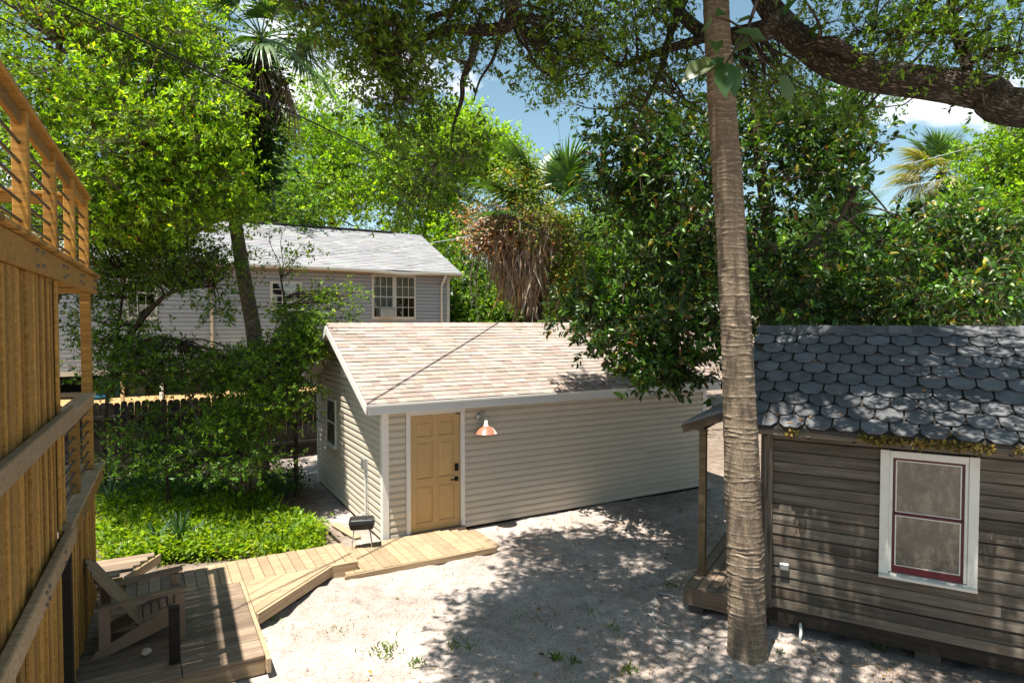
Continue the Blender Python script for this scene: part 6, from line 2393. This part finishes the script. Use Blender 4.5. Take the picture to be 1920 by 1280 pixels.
def build_yucca(px, py, lab, n, L, seed, cols):
    Y = FPX * CAM[2] / (py - 603.0)
    base = np.array([(px - 960) / FPX * Y, Y, 0.0])
    root = empty('yucca_plant', tuple(base))
    tag(root, lab, 'plant')
    r = np.random.default_rng(seed)
    tube_mesh('stem', [([np.zeros(3), np.array([0.01, 0, 0.22])], [0.05, 0.04])], 'bark_dark', 8, 1, root)
    for k in range(n):
        az = k * 2.4 + r.normal() * 0.2
        el = R(r.uniform(5, 80))
        d = np.array([math.cos(az) * math.cos(el), math.sin(az) * math.cos(el), math.sin(el)])
        ln = L * r.uniform(0.75, 1.1)
        col = np.array(cols[r.integers(len(cols))]) * r.uniform(0.8, 1.2)
        sd = np.array([-math.sin(az), math.cos(az), 0])
        V, F = [], []
        for q in range(5):
            f = q / 4
            w = 0.017 * (0.8 + 0.5 * math.sin(f * 2.2)) * (1 - f ** 2.5) + 0.001
            p = d * ln * f + np.array([0, 0, -0.22 * ln * f ** 2.4 * math.cos(el)])
            up = np.cross(sd, d)
            V += [tuple(p + sd * w + up * w * 0.5), tuple(p), tuple(p - sd * w + up * w * 0.5)]
        for q in range(4):
            F += [(q * 3, q * 3 + 1, q * 3 + 4, q * 3 + 3), (q * 3 + 1, q * 3 + 2, q * 3 + 5, q * 3 + 4)]
        me = bpy.data.meshes.new('leaf')
        me.from_pydata(V, [], F)
        ca = me.attributes.new('Col', 'FLOAT_COLOR', 'POINT')
        ca.data.foreach_set('color', np.tile(np.array([*col, 1], np.float32), len(V)))
        me.materials.append(MAT['leaf_glossy'])
        link('leaf', me, root, (0, 0, 0.20))


YC = [(0.035, 0.085, 0.035), (0.05, 0.11, 0.045), (0.03, 0.07, 0.03)]
build_yucca(332, 1040, 'spiky dark green yucca rising from the bright ground cover', 34, 0.62, 1, YC)
build_yucca(288, 1035, 'smaller yucca tuft beside the tall spiky one', 18, 0.36, 2, YC)
build_yucca(200, 965, 'strap-leaved plant in shade by the corner of the cedar tower', 20, 0.75, 3, YC)


def build_moss():
    r = np.random.default_rng(44)
    n = 900
    x = np.concatenate([r.uniform(1.0, 2.15, 700), r.uniform(2.3, 2.55, 60), r.normal(0.33, 0.03, 70), r.normal(2.7, 0.05, 70)])
    P = np.array([loc_c(xx, -0.31 - abs(r.normal()) * 0.03, 2.455 + r.normal() * 0.022) for xx in x])
    D = unit(r.normal(size=P.shape) + np.array([-0.3, -0.5, -0.4]))
    N = unit(r.normal(size=P.shape) + np.array([0, -0.5, 0.7]))
    col = palette(len(P), [(0.24, 0.17, 0.04), (0.15, 0.14, 0.03), (0.32, 0.22, 0.08), (0.10, 0.06, 0.03)], [3, 3, 2, 2], 0.3, r)
    o = leaf_object('eave_moss', None, P, D, N, 0.03 + 0.035 * r.random(len(P)), 0.5, col, 'leaf_dry')
    tag(o, 'yellow-brown moss and leaf litter fringing the cottage eave above the window', 'moss', None, 'stuff')


build_moss()


def roof_litter():
    r = np.random.default_rng(46)
    sl = (3.56 - 2.49) / 1.9
    n = 70
    x = r.uniform(-0.3, 4.0, n); y = -0.28 + 1.8 * r.random(n) ** 1.8
    P = np.array([loc_c(a, b, 2.49 + (b + 0.30) * sl + 0.048) for a, b in zip(x, y)])
    D = unit(r.normal(size=P.shape) * np.array([1, 1, 0.2])); N = unit(r.normal(size=P.shape) * 0.3 + np.array([-0.25, -0.45, 0.9]))
    o = leaf_object('roof_leaves', None, P, D, N, 0.03 + 0.05 * r.random(n), 0.42, palette(n, [(0.25, 0.13, 0.05), (0.34, 0.2, 0.08), (0.16, 0.1, 0.05)], [2, 2, 2], 0.3, r), 'leaf_dry')
    tag(o, 'dry brown leaves caught on the scalloped cottage roof', 'fallen leaves', None, 'stuff')
    n = 90
    a = r.uniform(3.2, 7.4, n); b = -0.29 + np.abs(r.normal(size=n)) * 0.16
    P = np.stack([SH[0] + A[0] * a + B[0] * b, SH[1] + A[1] * a + B[1] * b, 2.38 + (b + 0.30) * RS + 0.035], 1)
    D = unit(r.normal(size=P.shape) * np.array([1, 1, 0.2])); N = unit(r.normal(size=P.shape) * 0.3 + np.array([0.2, -0.4, 0.9]))
    o = leaf_object('eave_leaves', None, P, D, N, 0.05 + 0.08 * r.random(n), 0.4, palette(n, [(0.25, 0.13, 0.05), (0.34, 0.2, 0.08), (0.16, 0.1, 0.05)], [2, 2, 2], 0.3, r), 'leaf_dry', LEAF_BIG)
    tag(o, 'dry magnolia leaves lying along the shed eave under the tree', 'fallen leaves', None, 'stuff')


roof_litter()

# ------------------------------------------------------------------ small things


def gp(px, py, z=0.0):
    Y = FPX * (CAM[2] - z) / (py - 603.0)
    return np.array([(px - 960) / FPX * Y, Y, z])


def small_things():
    # loop of pale cable on the sand
    pix = [(1276, 1132), (1262, 1122), (1240, 1118), (1230, 1128), (1228, 1150), (1234, 1180), (1248, 1200), (1262, 1210), (1288, 1212), (1297, 1222), (1292, 1232)]
    pts = smooth_path([gp(x, y, 0.03) for x, y in pix])
    m = MB(); m.tube(pts, 0.008, 6)
    tag(m.build('loose_cable', 'cable_grey', None, True), 'thin pale cable lying in a loop on the sand by the porch', 'cable')
    # stone on the platform
    p = gp(263, 1236, 0.225)
    r = np.random.default_rng(5)
    bm = bmesh.new(); bmesh.ops.create_icosphere(bm, subdivisions=2, radius=0.055)
    for v in bm.verts:
        v.co.x *= 1.0 + 0.12 * math.sin(v.co.y * 60); v.co.z *= 0.62; v.co *= 1 + 0.06 * r.normal()
    me = bpy.data.meshes.new('stone'); bm.to_mesh(me); bm.free(); me.materials.append(MAT['stone'])
    o = link('stone', me, None, (p[0], p[1], 0.225 + 0.03))
    tag(o, 'pale stone lying on the platform planks beside the armchair', 'stone')
    # loose boards beside the shed corner
    for (a, b, lab, mt) in (((624, 986), (668, 1012), 'weathered loose plank lying on the sand behind the grill', 'deck_tan'),
                            ((604, 992), (640, 1026), 'thin dark edging strip lying on the sand beside the ground cover', 'fence_wood')):
        p, q = gp(*a, 0.03), gp(*b, 0.03)
        c = (p + q) / 2
        d = q - p
        L = np.linalg.norm(d)
        o = link('loose_board', cbox(L, 0.12 if mt == 'deck_tan' else 0.03, 0.03, mt, 0.004), None, tuple(c), (0, 0, math.atan2(d[1], d[0])))
        tag(o, lab, 'board')
    # overhead cables
    def cable(p0, p1, sag, rad, mat, lab, n=30):
        p0, p1 = np.array(p0, float), np.array(p1, float)
        pts = []
        for t in np.linspace(0, 1, n):
            p = p0 + (p1 - p0) * t
            p[2] -= sag * 4 * t * (1 - t)
            pts.append(p)
        m = MB(); m.tube(pts, rad, 6)
        tag(m.build('overhead_cable', mat, None, True), lab, 'cable')
    d = np.array([2.313, 4.528, -0.373])
    q = np.array([-3.166, 9.14, 6.67])
    cable(q - d * 2.2, q + d * 2.6, 0.0, 0.013, 'cable_black', 'thick black overhead cable sloping across the lime tree towards the far palm')
    cable(q - d * 2.2 + np.array([0.05, 0, -0.03]), q + d * 2.6, 0.04, 0.006, 'cable_black', 'thin black wire twisted alongside the thick overhead cable')
    cable(at(400, 490, 16.0), at(900, 440, 26.0), 0.15, 0.012, 'cable_grey', 'thin wire crossing low in front of the grey house roof')
    cable(at(1560, 368, 22), at(1850, 322, 20), 0.05, 0.010, 'cable_grey', 'pale wire crossing low before the yellowing fan palm')
    cable(at(1640, 320, 22), at(1850, 268, 20), 0.05, 0.010, 'cable_grey', 'pale wire crossing high before the yellowing fan palm')


small_things()
